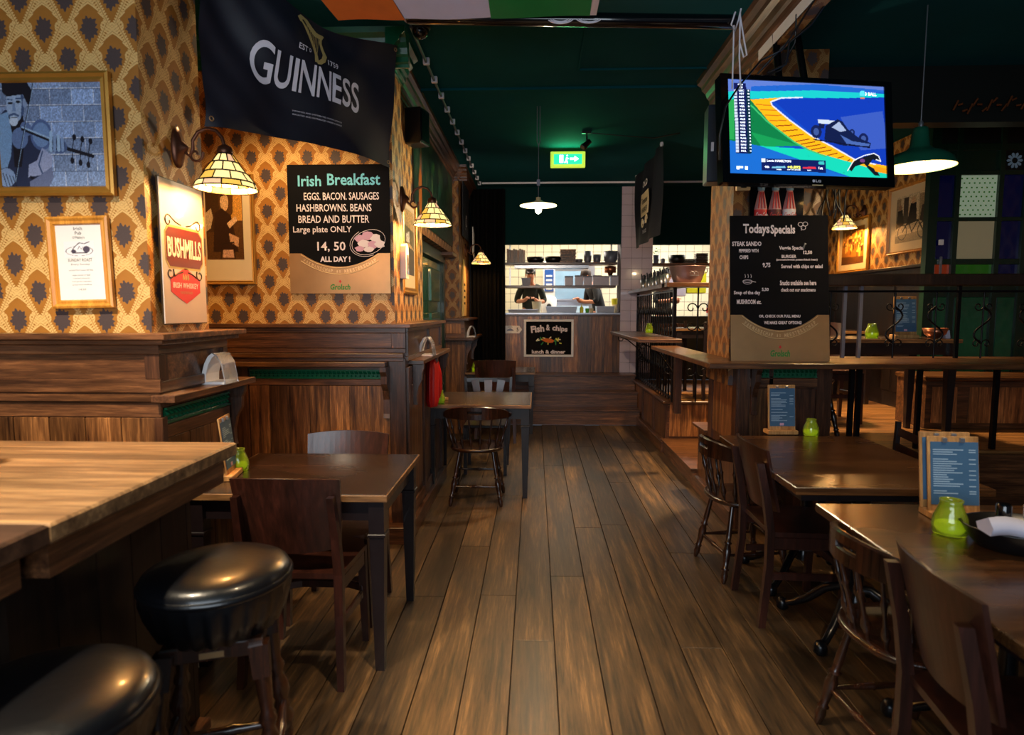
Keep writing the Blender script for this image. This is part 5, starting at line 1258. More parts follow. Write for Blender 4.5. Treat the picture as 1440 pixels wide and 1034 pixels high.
t = thing('loudspeaker', (-.93, 4.98, 2.80), R(75), 'small black wall loudspeaker under the cornice on the left', 'speaker')
MB().box(-.08, .08, -.08, .06, 0, .27, .008).build('cabinet', 'black', t); MB().box(-.066, .066, -.086, -.08, .02, .25, .003).build('grille', 'black_gloss', t); MB().box(-.02, .02, .06, .10, .12, .16).build('bracket', 'black', t)
t = thing('arched_sign', (-.925, 8.15, 1.72), PI / 2, 'pale tall arched plaque with dark marks on the far left pilaster', 'sign')
ppoly(t, 'plaque', [(-.20, -.27), (.20, -.27), (.20, .1), (.16, .24), (.08, .38), (0, .46), (-.08, .38), (-.16, .24), (-.20, .1)], plain('pale yellow plaque', (226, 190, 110), .5), -.015, 0)
for k in range(4): MB().box(-.05, .06, -.018, -.015, -.12 + k * .08, -.09 + k * .08).build('dark_mark', 'slate', t)
t = thing('price_card', (-.84, 8.6, 2.5), PI / 2, 'white slanted card near the top of the black curtain', 'sign')
ppoly(t, 'card', [(-.1, -.2), (.08, -.28), (.08, .06), (-.1, .14)], 'white', -.01, 0)

# leaflet holders on ledges
def leaflet(locn, rz, label, sc=1):
    t = thing('leaflet_holder', locn, rz, label, 'leaflet holder'); t.scale = (1, 1, .95)
    pr = [(-.055, 0), (-.052, .05), (-.038, .10), (-.02, .135), (.0, .15), (.012, .14), (.0, .13), (-.02, .095), (-.032, .05), (-.034, .012), (.05, .012), (.05, 0)]
    MB().prism(pr, 'X', -.06, .06).build('white_insert', 'white', t)
    MB().prism([(.0, .15), (.02, .145), (.045, .10), (.06, .0), (.055, .0), (.04, .095), (.018, .135)], 'X', -.062, .062).build('clear_front', 'glass_clear', t)
    return t
leaflet((-1.462, 2.84, 1.185), R(-90), 'white and clear leaflet holder on the nearer left ledge')
leaflet((-.80, 4.62, 1.188), R(-90), 'white and clear leaflet holder on the ledge beyond the recess')
leaflet((-.80, 7.9, 1.19), R(-90), 'white and clear leaflet holder on the far ledge by the curtain')
# ================================================================== television etc
TVC = (1.464, 3.522, 2.478)
t = thing('television', TVC, 0, 'flat television showing a motor race, hung from the beam on the right', 'television', rot=(R(-7.14), R(0.1), R(9.33)))
TW, TH = .985, .585
MB().box(-TW / 2, TW / 2, 0, .055, -TH / 2, TH / 2, .008).box(-.3, .3, .055, .09, -.2, .2, .01).build('casing', 'black_gloss', t)
mb = MB(); sw, sh = .902, .505; zc = .012
for b_ in ((-TW / 2, -sw / 2, -TH / 2, TH / 2), (sw / 2, TW / 2, -TH / 2, TH / 2), (-sw / 2, sw / 2, zc + sh / 2, TH / 2), (-sw / 2, sw / 2, -TH / 2, zc - sh / 2)): mb.box(b_[0], b_[1], -.012, 0, b_[2], b_[3], .002)
mb.build('bezel', 'black_gloss', t)
cv = Cv(320, 180, (16, 70, 190)); A_ = 320 / 180
def U(x, y): return (x / 1056 * A_, 1 - y / 636)     # from crop pixels of the screen
def up(p): 
    x, y = p; tx = (x - 203 - (y - 152) * .03) / 1054; ty = (y - 152 - (x - 203) * (.052 - .02 * tx)) / (636 - 20 * tx); return (tx * A_, 1 - ty)
cvp = lambda pts, c, a=1: cv.poly([up(p) for p in pts], c, a)
cvp([(190, 130), (1290, 180), (1290, 220), (800, 215), (360, 235), (190, 250)], (92, 120, 200)); cvp([(360, 200), (800, 180), (1290, 210), (1290, 225), (500, 235), (360, 240)], (30, 96, 196))
cvp([(190, 235), (500, 232), (800, 222), (1270, 232), (1270, 262), (700, 275), (360, 285), (190, 300)], (24, 196, 196))
cvp([(190, 290), (360, 285), (720, 600), (430, 605), (190, 560)], (10, 120, 66)); cvp([(190, 290), (250, 290), (250, 560), (190, 560)], (40, 160, 80)); cvp([(360, 510), (700, 600), (430, 610)], (20, 150, 80))
cvp([(190, 560), (430, 605), (760, 720), (1040, 810), (190, 790)], (24, 104, 200)); cvp([(420, 603), (740, 622), (1290, 760), (1290, 830), (1040, 806)], (20, 206, 176))
cvp([(500, 290), (1270, 255), (1290, 730), (1060, 690), (780, 530)], (14, 56, 176)); cvp([(960, 400), (1250, 350), (1290, 600), (1100, 620), (1000, 480)], (84, 108, 190), .6)
cvp([(355, 290), (560, 275), (490, 305), (500, 330), (620, 430), (760, 535), (900, 600), (1060, 690), (1290, 720), (1290, 775), (1040, 705), (780, 640), (650, 570), (480, 440)], (250, 180, 20))
for k in range(15):
    a = .04 + .92 * k / 14; LB = [(365, 300), (480, 440), (650, 570), (780, 640), (1040, 705)]; RB = [(490, 306), (610, 422), (760, 528), (900, 592), (1060, 682)]
    f = a * 4; j = min(3, int(f)); g = f - j; l_ = [LB[j][i] * (1 - g) + LB[j + 1][i] * g for i in (0, 1)]; r_ = [RB[j][i] * (1 - g) + RB[j + 1][i] * g for i in (0, 1)]
    cv.line([up((l_[0] + 10, l_[1])), up((r_[0] - 12, l_[1] * .45 + r_[1] * .55 + 6))], .011, (150, 60, 10) if k > 3 else (206, 116, 20))
cv.line([up(p) for p in ((700, 272), (560, 278), (490, 305), (500, 330), (620, 430), (760, 530), (900, 598), (1060, 685), (1200, 712))], .014, (220, 226, 240)); cv.line([up(p) for p in ((360, 330), (470, 440), (640, 570), (740, 625), (860, 668))], .016, (60, 190, 110))
dkb = (14, 26, 70)
for (cx, cy, rx, ry) in ((795, 502, .062, .072), (900, 530, .050, .062), (1118, 540, .055, .058), (1040, 500, .03, .035)): x, y = up((cx, cy)); cv.ell(x, y, rx, ry, (18, 30, 84)); cv.ell(x, y, rx * .5, ry * .55, (60, 84, 150))
cvp([(805, 418), (930, 425), (930, 450), (810, 445)], (200, 214, 232)); cvp([(810, 445), (850, 448), (850, 480), (815, 478)], dkb); cvp([(860, 460), (940, 415), (975, 430), (1010, 480), (1090, 540), (1170, 570), (1160, 600), (960, 590), (850, 555)], dkb); cvp([(900, 470), (950, 430), (1000, 490), (960, 500)], (160, 176, 210)); cvp([(960, 520), (1040, 560), (1160, 575), (1155, 590), (1010, 590)], (70, 100, 170)); cv.line([up((780, 555)), up((1160, 600))], .014, (10, 16, 50))
cvp([(1010, 745), (1060, 690), (1130, 660), (1190, 640), (1225, 660), (1230, 690), (1180, 680), (1150, 720), (1210, 750), (1230, 790), (1190, 785), (1120, 710), (1060, 730), (1035, 765)], (16, 20, 30)); cv.line([up(p) for p in ((1008, 760), (1050, 690), (1120, 655), (1190, 638), (1222, 655), (1236, 690), (1205, 680))], .010, (235, 240, 245)); cvp([(1180, 720), (1290, 740), (1290, 775), (1200, 760)], (240, 150, 20)); cv.ell(*up((1110, 690)), .03, .02, (110, 60, 120))
cvp([(245, 178), (325, 182), (362, 655), (262, 655)], (14, 22, 84)); cvp([(325, 222), (352, 222), (366, 655), (340, 655)], (12, 44, 60))
for k in range(20): y = 230 + k * 21.5; x = 246 + k * .9; cvp([(x, y - 8), (x + 20, y - 8), (x + 20, y + 9), (x, y + 9)], (205, 214, 236))
cvp([(428, 688), (858, 694), (860, 778), (430, 768)], (14, 28, 92)); cvp([(430, 688), (456, 688), (456, 712), (430, 712)], (225, 232, 245)); cvp([(1094, 218), (1125, 218), (1125, 250), (1094, 250)], (90, 220, 235)); cvp([(1096, 262), (1128, 262), (1128, 272), (1096, 272)], (210, 120, 90))
cvp([(500, 742), (585, 738), (590, 752), (498, 752)], (120, 190, 220)); cvp([(705, 742), (790, 740), (795, 754), (705, 754)], (220, 50, 70)); cvp([(810, 705), (845, 700), (850, 722), (812, 724)], (60, 190, 190))
cv.mesh('screen', sw, sh, t, -.004, M['art_screen'], zc)
M['scr_w'] = glow('lit white screen text', (225, 235, 250), 1.1); M['scr_y'] = glow('lit yellow screen text', (240, 240, 90), 1.1)
def st(s_, cx, cy, w_, h_, m='scr_w', b=.02):
    x, y = up((cx, cy)); text(s_, (x / A_ - .5) * sw, (y - .5) * sh + zc, w_ / 1056 * sw, h_ / 636 * sh, m, t, y=-.0048, bold=b)
st('P9Q3', 288, 190, 32, 12); st('5:28', 288, 208, 30, 12)
for k, nm in enumerate('LEC VET BOT NOR PER VER SAI STR RIC ALB GAS NOR HUL OCO BOR RAI SAI MAG RUS HUL'.split()): st(nm, 296 + k * .9, 230 + k * 21.5, 34, 12); st('SMHOABOS'[k % 8], 341 + k * .9, 230 + k * 21.5, 10, 10)
st('Lewis HAMILTON', 545, 704, 160, 16); st('4th', 465, 744, 30, 16); st('+0.892', 645, 745, 88, 20, 'scr_y', .03); st('1st', 825, 748, 28, 18); st('GAP TO LEADER', 645, 762, 90, 7); st('HAM', 545, 762, 30, 7); st('LEC', 748, 764, 26, 7); st('3 BALL', 1168, 238, 80, 24); st('F1', 303, 752, 74, 22, 'scr_w', .05)
text('LG', .045, -TH / 2 + .022, .030, .014, 'print_white', t, y=-.0128, bold=.03); MB().turned((.018, -.0125, -TH / 2 + .022), (.018, -.0132, -TH / 2 + .022), [(0, .008), (1, .008)], 12).build('round_logo', 'print_white', t)
MB().box(.01, .07, -.014, -.011, -TH / 2 - .003, -TH / 2 + .002).build('status_light', 'lamp_inside', t)
MB().tube([(-.08, .12, .25), (-.08, .15, .62)], .02, 8).tube([(.08, .12, .25), (.05, .15, .62)], .02, 8).box(-.15, .15, .09, .13, -.1, .27).build('bracket', 'iron', t)
t = thing('loudspeaker', tuple(at(1004, 258, Y=3.75)), R(-6), 'tall narrow dark loudspeaker just left of the television', 'speaker')
MB().box(-.05, .06, -.05, .09, 0, .43, .006).build('cabinet', plain('navy black plastic', (14, 26, 44), .35), t); MB().box(-.03, -.015, -.053, -.05, .17, .22).build('label', 'print_white', t)
mb = MB(); q = lambda *a: [at(u, v, Y=y_) for u, v, y_ in a]
mb.tube(q((1150, -8, 3.2), (1120, 40, 3.3), (1100, 70, 3.38), (1070, 85, 3.42), (1040, 120, 3.36), (1020, 150, 3.34), (1012, 190, 3.36), (1012, 225, 3.40)), .005, 6)
mb.tube(q((1170, -8, 3.2), (1140, 35, 3.35), (1110, 60, 3.4), (1105, 90, 3.45), (1080, 102, 3.5)), .006, 6); mb.tube(q((1120, 20, 3.4), (1118, 60, 3.42), (1098, 98, 3.5), (1075, 108, 3.55)), .005, 6); mb.tube(q((1108, 58, 3.4), (1078, 90, 3.45), (1065, 104, 3.48)), .005, 6)
mb.build('television_cables', 'black', None, 'bundle of black cables running along the beam to the television', 'cable')
t = thing('cable_bundle', tuple(at(1165, 300, Y=4.38)), 0, 'tangle of black cables hanging beneath the television', 'cable')
mb = MB(); rr3 = random.Random(8)
for k in range(9):
    x0 = rr3.uniform(-.06, .10); dr = rr3.uniform(-.012, .012); L_ = rr3.uniform(.6, 1); mb.tube([(x0 + dr * j + .012 * math.sin(j + k), -.07 + .01 * math.sin(j * .8 + k), .22 - j * .055 * L_) for j in range(7)], .006, 5)
mb.build('cables', 'black', t)
t = thing('paper_notice', (1.338, 3.55, 3.085), -PI / 2, 'long white paper strip pinned to the side of the ceiling beam', 'paper')
MB().box(-.40, .35, -.006, 0, -.075, .035, .001).build('sheet', 'white', t)
# cola bottle display
t = thing('bottle_display', (1.62, 4.385, 2.10), 0, 'black display of three cola bottles on the pillar beneath the television', 'sign')
MB().box(-.17, .19, -.012, .01, -.03, .36, .004).build('panel', 'black_gloss', t)
for k, (m, s1, s2) in enumerate((('chalk_red', 'Coca-Cola', ''), ('clay', 'Coca-Cola', 'zero'), ('print_white', 'Coca-Cola', 'light'))):
    cx = -.095 + k * .095
    MB().lathe((cx, -.014, 0), [(.042, -.02), (.044, 0), (.042, .05), (.044, .10)], 20, 1, .5).build('bottle_body', m, t)
    MB().lathe((cx, -.014, 0), [(.044, .10), (.036, .14), (.026, .19), (.019, .225)], 20, 1, .5).build('bottle_neck', plain('pink striped glass', (214, 160, 160), .25), t)
    for j in (-1, 0, 1): MB().bar((cx + j * .022, -.036, .105), (cx + j * .010, -.028, .215), .006, .004).build('red_stripe', 'chalk_red', t)
    MB().lathe((cx, -.014, 0), [(.020, .225), (.024, .23), (.025, .285), (.02, .29)], 20, 1, .6).build('cap', plain('pale blue cap', (130, 176, 214), .3), t)
    text(s1, cx, .062, .078, .034, 'print_white' if k == 0 else 'chalk_red', t, y=-.0395, bold=.01, shear=.3)
    if s2: text(s2, cx, .03, .045, .018, 'print_white' if k == 1 else 'slate', t, y=-.0395, bold=.04)
t = thing('socket_box', (1.40, 4.38, 2.36), 0, 'small pale socket box at the top left of the pillar below the television', 'box')
MB().box(-.045, .045, -.03, .0, -.035, .035, .004).build('case', 'cream', t); MB().box(-.018, .018, -.034, -.03, -.018, .018).build('socket', 'black', t)
# right wall pictures
cv = Cv(80, 80, (150, 96, 30)); rs = np.random.RandomState(6)
for k in range(34): x = rs.rand(); y = .2 + rs.rand() * .6; cv.ell(x, y, .035, .09, [(60, 34, 14), (220, 160, 70), (100, 60, 24)][k % 3]); cv.ell(x, y + .09, .03, .03, (230, 170, 90))
cv.poly([(0, 0), (1, 0), (1, .18), (0, .22)], (90, 56, 20)); cv.grain(.3, 2)
picture('framed_picture', (3.695, 7.50, 2.27), -PI / 2, .72, .62, .035, 'gold', cv, .50, .42, 'gilt-framed sepia group photograph beneath the lamp in the raised room', 'cream')
cv = Cv(90, 80, (206, 186, 150)); rs = np.random.RandomState(9)
for k in range(5): cv.poly([(k * .24, .4), (k * .24 + .15, .4), (k * .24 + .15, .95), (k * .24, .95)], [(150, 130, 100), (70, 60, 50), (190, 170, 130)][k % 3])
cv.poly([(0, 0), (1.2, 0), (1.2, .2), (0, .16)], (150, 132, 104)); cv.ell(.22, .22, .15, .17, (20, 16, 14), ring=.14); cv.ell(.85, .2, .16, .17, (20, 16, 14), ring=.14); cv.line([(.22, .22), (.4, .44), (.7, .42), (.85, .2)], .03, (24, 18, 14)); cv.line([(.4, .44), (.52, .2), (.7, .42)], .03, (24, 18, 14))
cv.poly([(.35, .35), (.45, .8), (.62, .8), (.66, .4)], (36, 28, 24)); cv.ell(.53, .86, .06, .07, (200, 160, 120)); cv.poly([(.0, .3), (.05, .7), (.2, .72), (.26, .4)], (28, 22, 20)); cv.ell(.13, .76, .05, .06, (150, 110, 80)); cv.poly([(.74, .4), (.8, .72), (1, .7), (1.02, .3)], (50, 40, 34)); cv.grain(.4, 3)
picture('framed_picture', (3.695, 6.34, 2.43), -PI / 2, .88, .68, .03, 'gold_wood', cv, .60, .46, 'large framed photograph of figures with bicycles next to the stained glass', 'cream')
mb = MB()
for k in range(40): a = k / 39; mb.tube([(2.95 + a * 1.3, 4.68, 2.93 + .10 * a + .035 * math.sin(k * 1.7)), (2.97 + a * 1.3, 4.66, 2.96 + .10 * a + .035 * math.sin(k * 1.7 + 1.2))], .008, 4)
mb.build('garland', plain('dry brown garland', (96, 52, 26), .9, var=.4), None, 'brown twig garland along the dark beam top right', 'garland')

# ================================================================== table-top things
def candle_jar(locn, label, k=1, lit='candle', group=None):
    t = thing('candle_jar', locn, 0, label, 'candle holder', group); t.scale = (k,) * 3
    MB().lathe((0, 0, 0), [(.034, 0), (.043, .006), (.047, .03), (.043, .055), (.033, .08), (.028, .095), (.031, .105), (.0285, .105), (.026, .094), (.031, .078), (.040, .054), (.044, .03), (.040, .009), (.002, .006)], 24, caps=False).build('glass', 'glass_green', t)
    MB().lathe((0, 0, .008), [(.036, 0), (.040, .02), (.037, .028), (.002, .030)], 20).build('candle', lit, t)
    return t
def menu_stand(locn, rz, label, blk=True, w_=.16, h_=.27, boards=2, tilt=6):
    t = thing('menu_stand', locn, rz, label, 'menu')
    if blk: MB().box(-.09, .09, -.035, .05, 0, .025, .003).build('wooden_base', 'pale_wood', t)
    for b in range(boards):
        e = bpy.data.objects.new('clipboard', bpy.data.meshes.new('clipboard'))
        bm1 = MB().box(-w_ / 2, w_ / 2, 0, .006, 0, h_, .002); y0 = .02 * b - .01; dx = -.018 * b; tl = math.tan(R(tilt))
        sh = lambda p: (p[0] + dx, p[1] + y0 + p[2] * tl, p[2] + .018 + .012 * b)
        bm1.v = [sh(p) for p in bm1.v]; o = bm1.build('clipboard', 'pale_wood', t)
        s2 = MB().box(-w_ / 2 + .010, w_ / 2 - .002, -.002, 0, .03, h_ - .02); s2.v = [sh(p) for p in s2.v]; s2.build('menu_sheet', 'sheet_blue', o, label='slate blue printed sheet')
        for x in (-.03, .03):
            c_ = MB().box(x - .008, x + .008, -.008, .004, h_ - .022, h_ - .004, .002); c_.v = [sh(p) for p in c_.v]; c_.build('clip', 'steel', o)
        if b == 0:
            rr_ = random.Random(int(locn[0] * 100)); pr = MB(); z = h_ - .05
            while z > .06:
                L = rr_.uniform(.25, .6) * w_; pr.box(-w_ / 2 + .018, -w_ / 2 + .018 + L, -.0032, -.002, z, z + .0035)
                if rr_.random() < .5: pr.box(w_ / 2 - .035, w_ / 2 - .012, -.0032, -.002, z, z + .0035)
                z -= rr_.choice((.008, .008, .018))
            pr.v = [sh(p) for p in pr.v]; pr.build('menu_print', 'print_pale', o, kind='stuff')
            bd = MB().box(-.012, .012, -.0034, -.002, .035, .05); bd.v = [sh(p) for p in bd.v]; bd.build('crest', 'chalk_pink', o)
    return t
TZ = .77
p = at(336, 662, Z=TZ); candle_jar((p.x, p.y, TZ), 'green glass candle jar beside the menu stand on the low dark table, left')
p = at(318, 672, Z=TZ); menu_stand((p.x + .01, p.y + .02, TZ), R(101), 'wooden menu stand at the left end of the low dark table', h_=.26, boards=1)
p = at(1335, 752, Z=TZ); candle_jar((p.x, p.y, TZ), 'green glass candle jar by the black basket on the near right table', 1.15)
p = at(1140, 613, Z=TZ); candle_jar((p.x, p.y, TZ), 'green glass candle jar on the pedestal table in front of the pillar', .98)
p = at(1342, 730, Z=TZ); menu_stand((p.x + .005, p.y + .02, TZ), R(-4), 'pair of clipped menus standing on the near right table', w_=.175, h_=.275, tilt=8)
p = at(1100, 611, Z=TZ); menu_stand((p.x, p.y + .02, TZ), R(2), 'single clipped menu on the pedestal table against the pillar', w_=.165, h_=.28, boards=1)
t = menu_stand((-1.66, 1.48, 1.08), R(12), 'large clipped blue menus on the pale high table at the left edge', w_=.27, h_=.36, tilt=16)
p = at(913, 468, Z=1.25); candle_jar((p.x, p.y, 1.25), 'green glass candle jar on the narrow drinks shelf by the railing', 1.1)
candle_jar((-.77, 5.02, TZ), 'green candle jar behind the red jacket on the left table', 1, 'candle_dim'); candle_jar((-.74, 7.75, TZ), 'green candle jar on the farthest left table', 1)
p = at(1243, 466, Z=1.31); candle_jar((2.60, 4.93, 1.31), 'green glass candle jar on the raised room table behind the railing', 1.05)
menu_stand((2.86, 4.95, 1.31), 0, 'clipped menu on the raised room table behind the railing', w_=.17, h_=.30, boards=1)
menu_stand((-.80, 4.99 + .15, TZ), R(60), 'small menu stand against the post on the left aisle table', w_=.10, h_=.18, boards=1)
t = thing('metal_bowl', (3.12, 5.0, 1.31), 0, 'shallow metal bowl with a napkin on the raised room table', 'bowl')
MB().lathe((0, 0, 0), [(.04, 0), (.075, .03), (.088, .075), (.084, .075), (.07, .032), (.002, .01)], 24, caps=False).build('bowl', 'copper', t); MB().prism([(.05, .05), (.09, .06), (.10, .0), (.07, -.02)], 'Y', -.03, .02).build('napkin', 'napkin', t)
# basket with napkins and shakers
p = at(1425, 770, Z=TZ)
t = thing('bread_basket', (p.x + .02, p.y, TZ), 0, 'oval black basket with white napkins on the near right table', 'basket')
n = 48; rr = []
for q, z in ((.085, 0), (.10, .004), (.118, .03), (.135, .068), (.138, .072), (.131, .072), (.114, .032), (.095, .012), (.001, .010)):
    rr.append([Vector(((q + (.003 * math.sin(24 * 2 * PI * i / n) if z > .01 else 0)) * 1.25 * math.cos(2 * PI * i / n), q * math.sin(2 * PI * i / n), z)) for i in range(n)])
MB().rings(rr, caps=False).build('basket', 'black', t)
mb = MB(); rr = []
for i in range(13):
    a = i / 12; x = -.185 + .36 * a; z = .125 - .045 * a + .008 * math.sin(a * 9); y = -.112 + .015 * math.sin(a * 5)
    rr.append([Vector((x, y - .014, z - .045)), Vector((x, y - .024, z - .02)), Vector((x, y, z + .008)), Vector((x, y + .05, z - .02)), Vector((x, y + .04, z - .04))])
mb.rings(rr).build('napkin', 'napkin', t)
for dx, dy, m, lab in ((-.035, .03, 'black_gloss', 'dark-capped glass shaker standing behind the napkin in the basket'), (.045, .02, 'print_white', 'white-topped shaker in the black basket')):
    s = thing('shaker', (p.x + .02 + dx, p.y + dy, TZ + .012), 0, lab, 'shaker')
    MB().lathe((0, 0, 0), [(.018, 0), (.02, .01), (.018, .06), (.018, .075)], 14).build('body', 'glass_clear', s); MB().lathe((0, 0, .075), [(.022, 0), (.022, .04), (.018, .046)], 14).build('cap', m, s)
# red jacket hanging from the ledge
t = thing('red_jacket', (-.79, 4.80, .78), R(90), 'red garment hanging from the ledge beside the left aisle table', 'jacket')
rr = []
for z, w2, d2, o in ((.375, .02, .015, 0), (.35, .06, .03, 0), (.27, .085, .04, .01), (.15, .09, .035, .0), (.05, .075, .04, -.02), (0, .05, .03, -.02)):
    rr.append([Vector(((w2 * (1 + .25 * math.sin(5 * a * PI / 10))) * math.cos(a * PI / 10) + o, (d2 * (1 + .3 * math.sin(4 * a * PI / 10))) * math.sin(a * PI / 10), z)) for a in range(20)])
MB().rings(rr).build('body', 'red_cloth', t)
MB().tube([(.07, -.02, .34), (.10, -.03, .24), (.105, -.03, .12), (.10, -.02, .05)], [.02, .028, .03, .022], 8).build('sleeve', 'red_cloth', t)
MB().tube([(0, 0, .37), (0, 0, .39), (.0, .02, .40)], .004).build('loop', 'black', t)
# champagne bucket and cutlery jars on the top shelf
t = thing('ice_bucket', tuple(at(966, 402, Y=6.5).xy) + (1.80,), 0, 'hammered copper-toned oval ice bucket on the top shelf of the railing', 'bucket')
MB().lathe((0, 0, 0), [(.125, 0), (.13, .005), (.155, .08), (.178, .165), (.182, .17), (.175, .17), (.15, .08), (.12, .012), (.002, .01)], 36, 1.05, .7, caps=False).build('body', plain('brushed pinkish steel', (168, 140, 140), .3, .8, var=.2), t)
mb = MB()
for s in (-1, 1): mb.tube([(.04 + s * .02 + .018 * math.cos(a * PI / 6), -.112 - .01, .09 + .02 * math.sin(a * PI / 6)) for a in range(7)], .003, 4)
mb.box(0, .085, -.122, -.118, .07, .075).build('embossed_crest', 'steel', t)
for s in (-1, 1): MB().tube([(s * .18, 0, .15), (s * .205, 0, .14), (s * .20, 0, .11), (s * .17, 0, .10)], .006).build('handle', 'steel', t)
rr4 = random.Random(3)
for k in range(6):
    y = 6.75 + k * .27; x = 1.40 + rr4.uniform(-.02, .02)
    t = thing('cutlery_tumbler', (x, y, 1.80), 0, 'steel tumbler packed with black-handled cutlery on the railing top shelf', 'cutlery holder', 'cutlery tumblers on the railing shelf')
    MB().lathe((0, 0, 0), [(.032, 0), (.034, .004), (.038, .11), (.036, .11), (.032, .01), (.002, .008)], 18, caps=False).build('tumbler', 'steel', t)
    for j in range(5): a = j * 1.3; MB().bar((.012 * math.cos(a), .012 * math.sin(a), .02), (.028 * math.cos(a), .028 * math.sin(a), .165 + .01 * (j % 3)), .010, .006, .014, .008).build('knife', 'black', t)

# ================================================================== kitchen
kx = lambda u, Y=9.25: at(u, 400, Y=Y).x
for i, (v0, x0, x1) in enumerate(((370, -.43, 1.19), (402, -.43, 1.17))):
    zz = at(790, v0, Y=9.3).z
    t = thing('pass_shelf', (.38, 9.3, zz), 0, ('upper', 'lower')[i] + ' brown wooden shelf across the kitchen hatch', 'shelf')
    MB().box(x0 - .38, x1 - .38, -.14, .14, -.035, 0, .003).build('board', 'counter', t)
    if i == 0: MB().box(-.68, .4, -.10, .10, -.085, -.036, .004).build('light_strip', 'steel', t)
    for sx in (-.75, .75): MB().box(sx - .01, sx + .01, .10, .13, 0, .6 if i == 0 else .27).build('hanger', 'steel', t)
Z1 = at(790, 370, Y=9.3).z; Z2 = at(790, 402, Y=9.3).z
t = thing('wood_slab_stack', (kx(726, 9.3), 9.3, Z1), 0, 'stack of rough-edged wooden serving slabs at the left end of the upper shelf', 'serving boards')
for k in range(9): MB().box(-.135 + k * .03, -.108 + k * .03, -.1, .1, 0, .20 - .01 * (k % 3), .004).build('slab', 'board', t)
def bowl(u, wd, h, z, mat, label, Y=9.3, nm='bowl'):
    t = thing(nm, (kx(u, Y), Y, z), 0, label, nm.replace('_', ' '))
    MB().lathe((0, 0, 0), [(wd * .36, 0), (wd * .46, h * .25), (wd * .5, h), (wd * .47, h), (wd * .43, h * .3), (.002, h * .12)], 28, caps=False).build('body', mat, t); return t
bowl(753, .26, .085, Z1, 'black', 'left of two wide black bowls on the upper kitchen shelf'); bowl(778, .25, .09, Z1, 'black', 'right of two wide black bowls on the upper kitchen shelf')
t = thing('board_stack', (kx(798, 9.3), 9.3, Z1), 0, 'stack of flat brown serving boards in the middle of the upper shelf', 'serving boards')
for k in range(8): MB().box(-.115 + .006 * (k % 3), .11 + .006 * (k % 2), -.12, .1, k * .024, k * .024 + .021, .003).build('serving_board', 'board', t)
bowl(814, .11, .055, Z1, 'steel_dull', 'small low grey dish right of the board stack'); bowl(826, .12, .17, Z1, 'steel_dull', 'tall grey stacked pots on the upper shelf', nm='pot'); bowl(839, .12, .12, Z1, 'steel_dull', 'medium grey pot between two taller ones on the upper shelf', nm='pot')
t = bowl(858, .21, .16, Z1, 'steel_dull', 'large grey pot at the right end of the upper shelf', nm='pot'); MB().lathe((0, 0, .16), [(.105, 0), (.107, .006), (.002, .02)], 24).build('lid', 'steel_dull', t)
for i, u in enumerate((800, 814, 826.5, 839.5, 850.5, 864)):
    lab = 'white food tub on the lower kitchen shelf, one of the even row of six'
    t = thing('food_tub', (kx(u, 9.3), 9.3, Z2), 0, lab, 'tub', 'row of food tubs on the lower shelf')
    MB().box(-.058, .058, -.06, .06, 0, .125 + .01 * (i % 2), .006).build('body', plain('frosted tub %d' % i, (196, 184, 196), .3, 0, None, 1, .1), t); MB().box(-.061, .061, -.063, .063, .125 + .01 * (i % 2), .14 + .01 * (i % 2), .003).build('lid', 'steel_dull', t)
t = thing('metal_container', (kx(740, 9.2), 9.2, Z2), 0, 'grey metal container on the lower shelf in front of the cook', 'container')
MB().rings([[Vector((sx * (.055 + q * .12), sy * (.05 + q * .1), q)) for sx, sy in ((-1, -1), (1, -1), (1, 1), (-1, 1))] for q in (0, .10)], smooth=False).box(-.073, .073, -.066, .066, .1, .108).build('body', 'steel_dull', t)
t = thing('heat_lamp', (kx(858, 9.35), 9.35, Z1 - .04), 0, 'copper heat lamp hanging under the upper shelf at the right', 'lamp')
MB().lathe((0, 0, 0), [(.03, 0), (.085, -.01), (.085, -.10), (.08, -.10), (.078, -.02)], 24, caps=False).build('shade', 'copper', t); MB().lathe((0, 0, -.14), [(.002, -.01), (.03, 0), (.04, .04), (.03, .08)], 14).build('bulb', 'bronze', t)
ZC = 1.49
def tray(u0, u1, h, label, Y=9.15, d=.22, mat='steel'):
    x0, x1 = kx(u0, Y), kx(u1, Y); t = thing('steel_tray', ((x0 + x1) / 2, Y, ZC), 0, label, 'tray'); w2 = (x1 - x0) / 2
    mb = MB()
    mb.rings([[Vector((sx * w, sy * dd, z)) for sx, sy in ((-1, -1), (1, -1), (1, 1), (-1, 1))] for w, dd, z in ((w2 * .9, d * .44, 0), (w2 * .97, d * .48, h), (w2, d / 2, h), (w2, d / 2, h + .004), (w2 * .95, d * .46, h + .004), (w2 * .88, d * .42, .006))], smooth=False); mb.build('tray', mat, t); return t
tray(714, 758, .045, 'shallow steel tray in front of the cook on the kitchen pass'); tray(767, 812, .085, 'deep steel pan in the middle of the kitchen pass'); tray(838, 864, .09, 'small deep steel tub at the right of the kitchen pass')
t = thing('white_bucket', (kx(755, 9.35), 9.35, ZC), 0, 'white plastic bucket between the two steel trays', 'bucket'); MB().lathe((0, 0, 0), [(.055, 0), (.075, .16), (.079, .165), (.07, .165), (.05, .01), (.002, .01)], 20, caps=False).build('body', plain('milky plastic', (226, 222, 196), .4), t)
t = thing('yellow_bucket', (kx(869, 9.35), 9.38, ZC), 0, 'yellow-topped bucket at the right end of the kitchen pass', 'bucket'); MB().lathe((0, 0, 0), [(.07, 0), (.08, .17), (.002, .17)], 20).build('body', 'cream', t); MB().lathe((0, 0, .12), [(.084, 0), (.09, .07), (.085, .09), (.002, .09)], 20).build('lid', 'yellow', t)
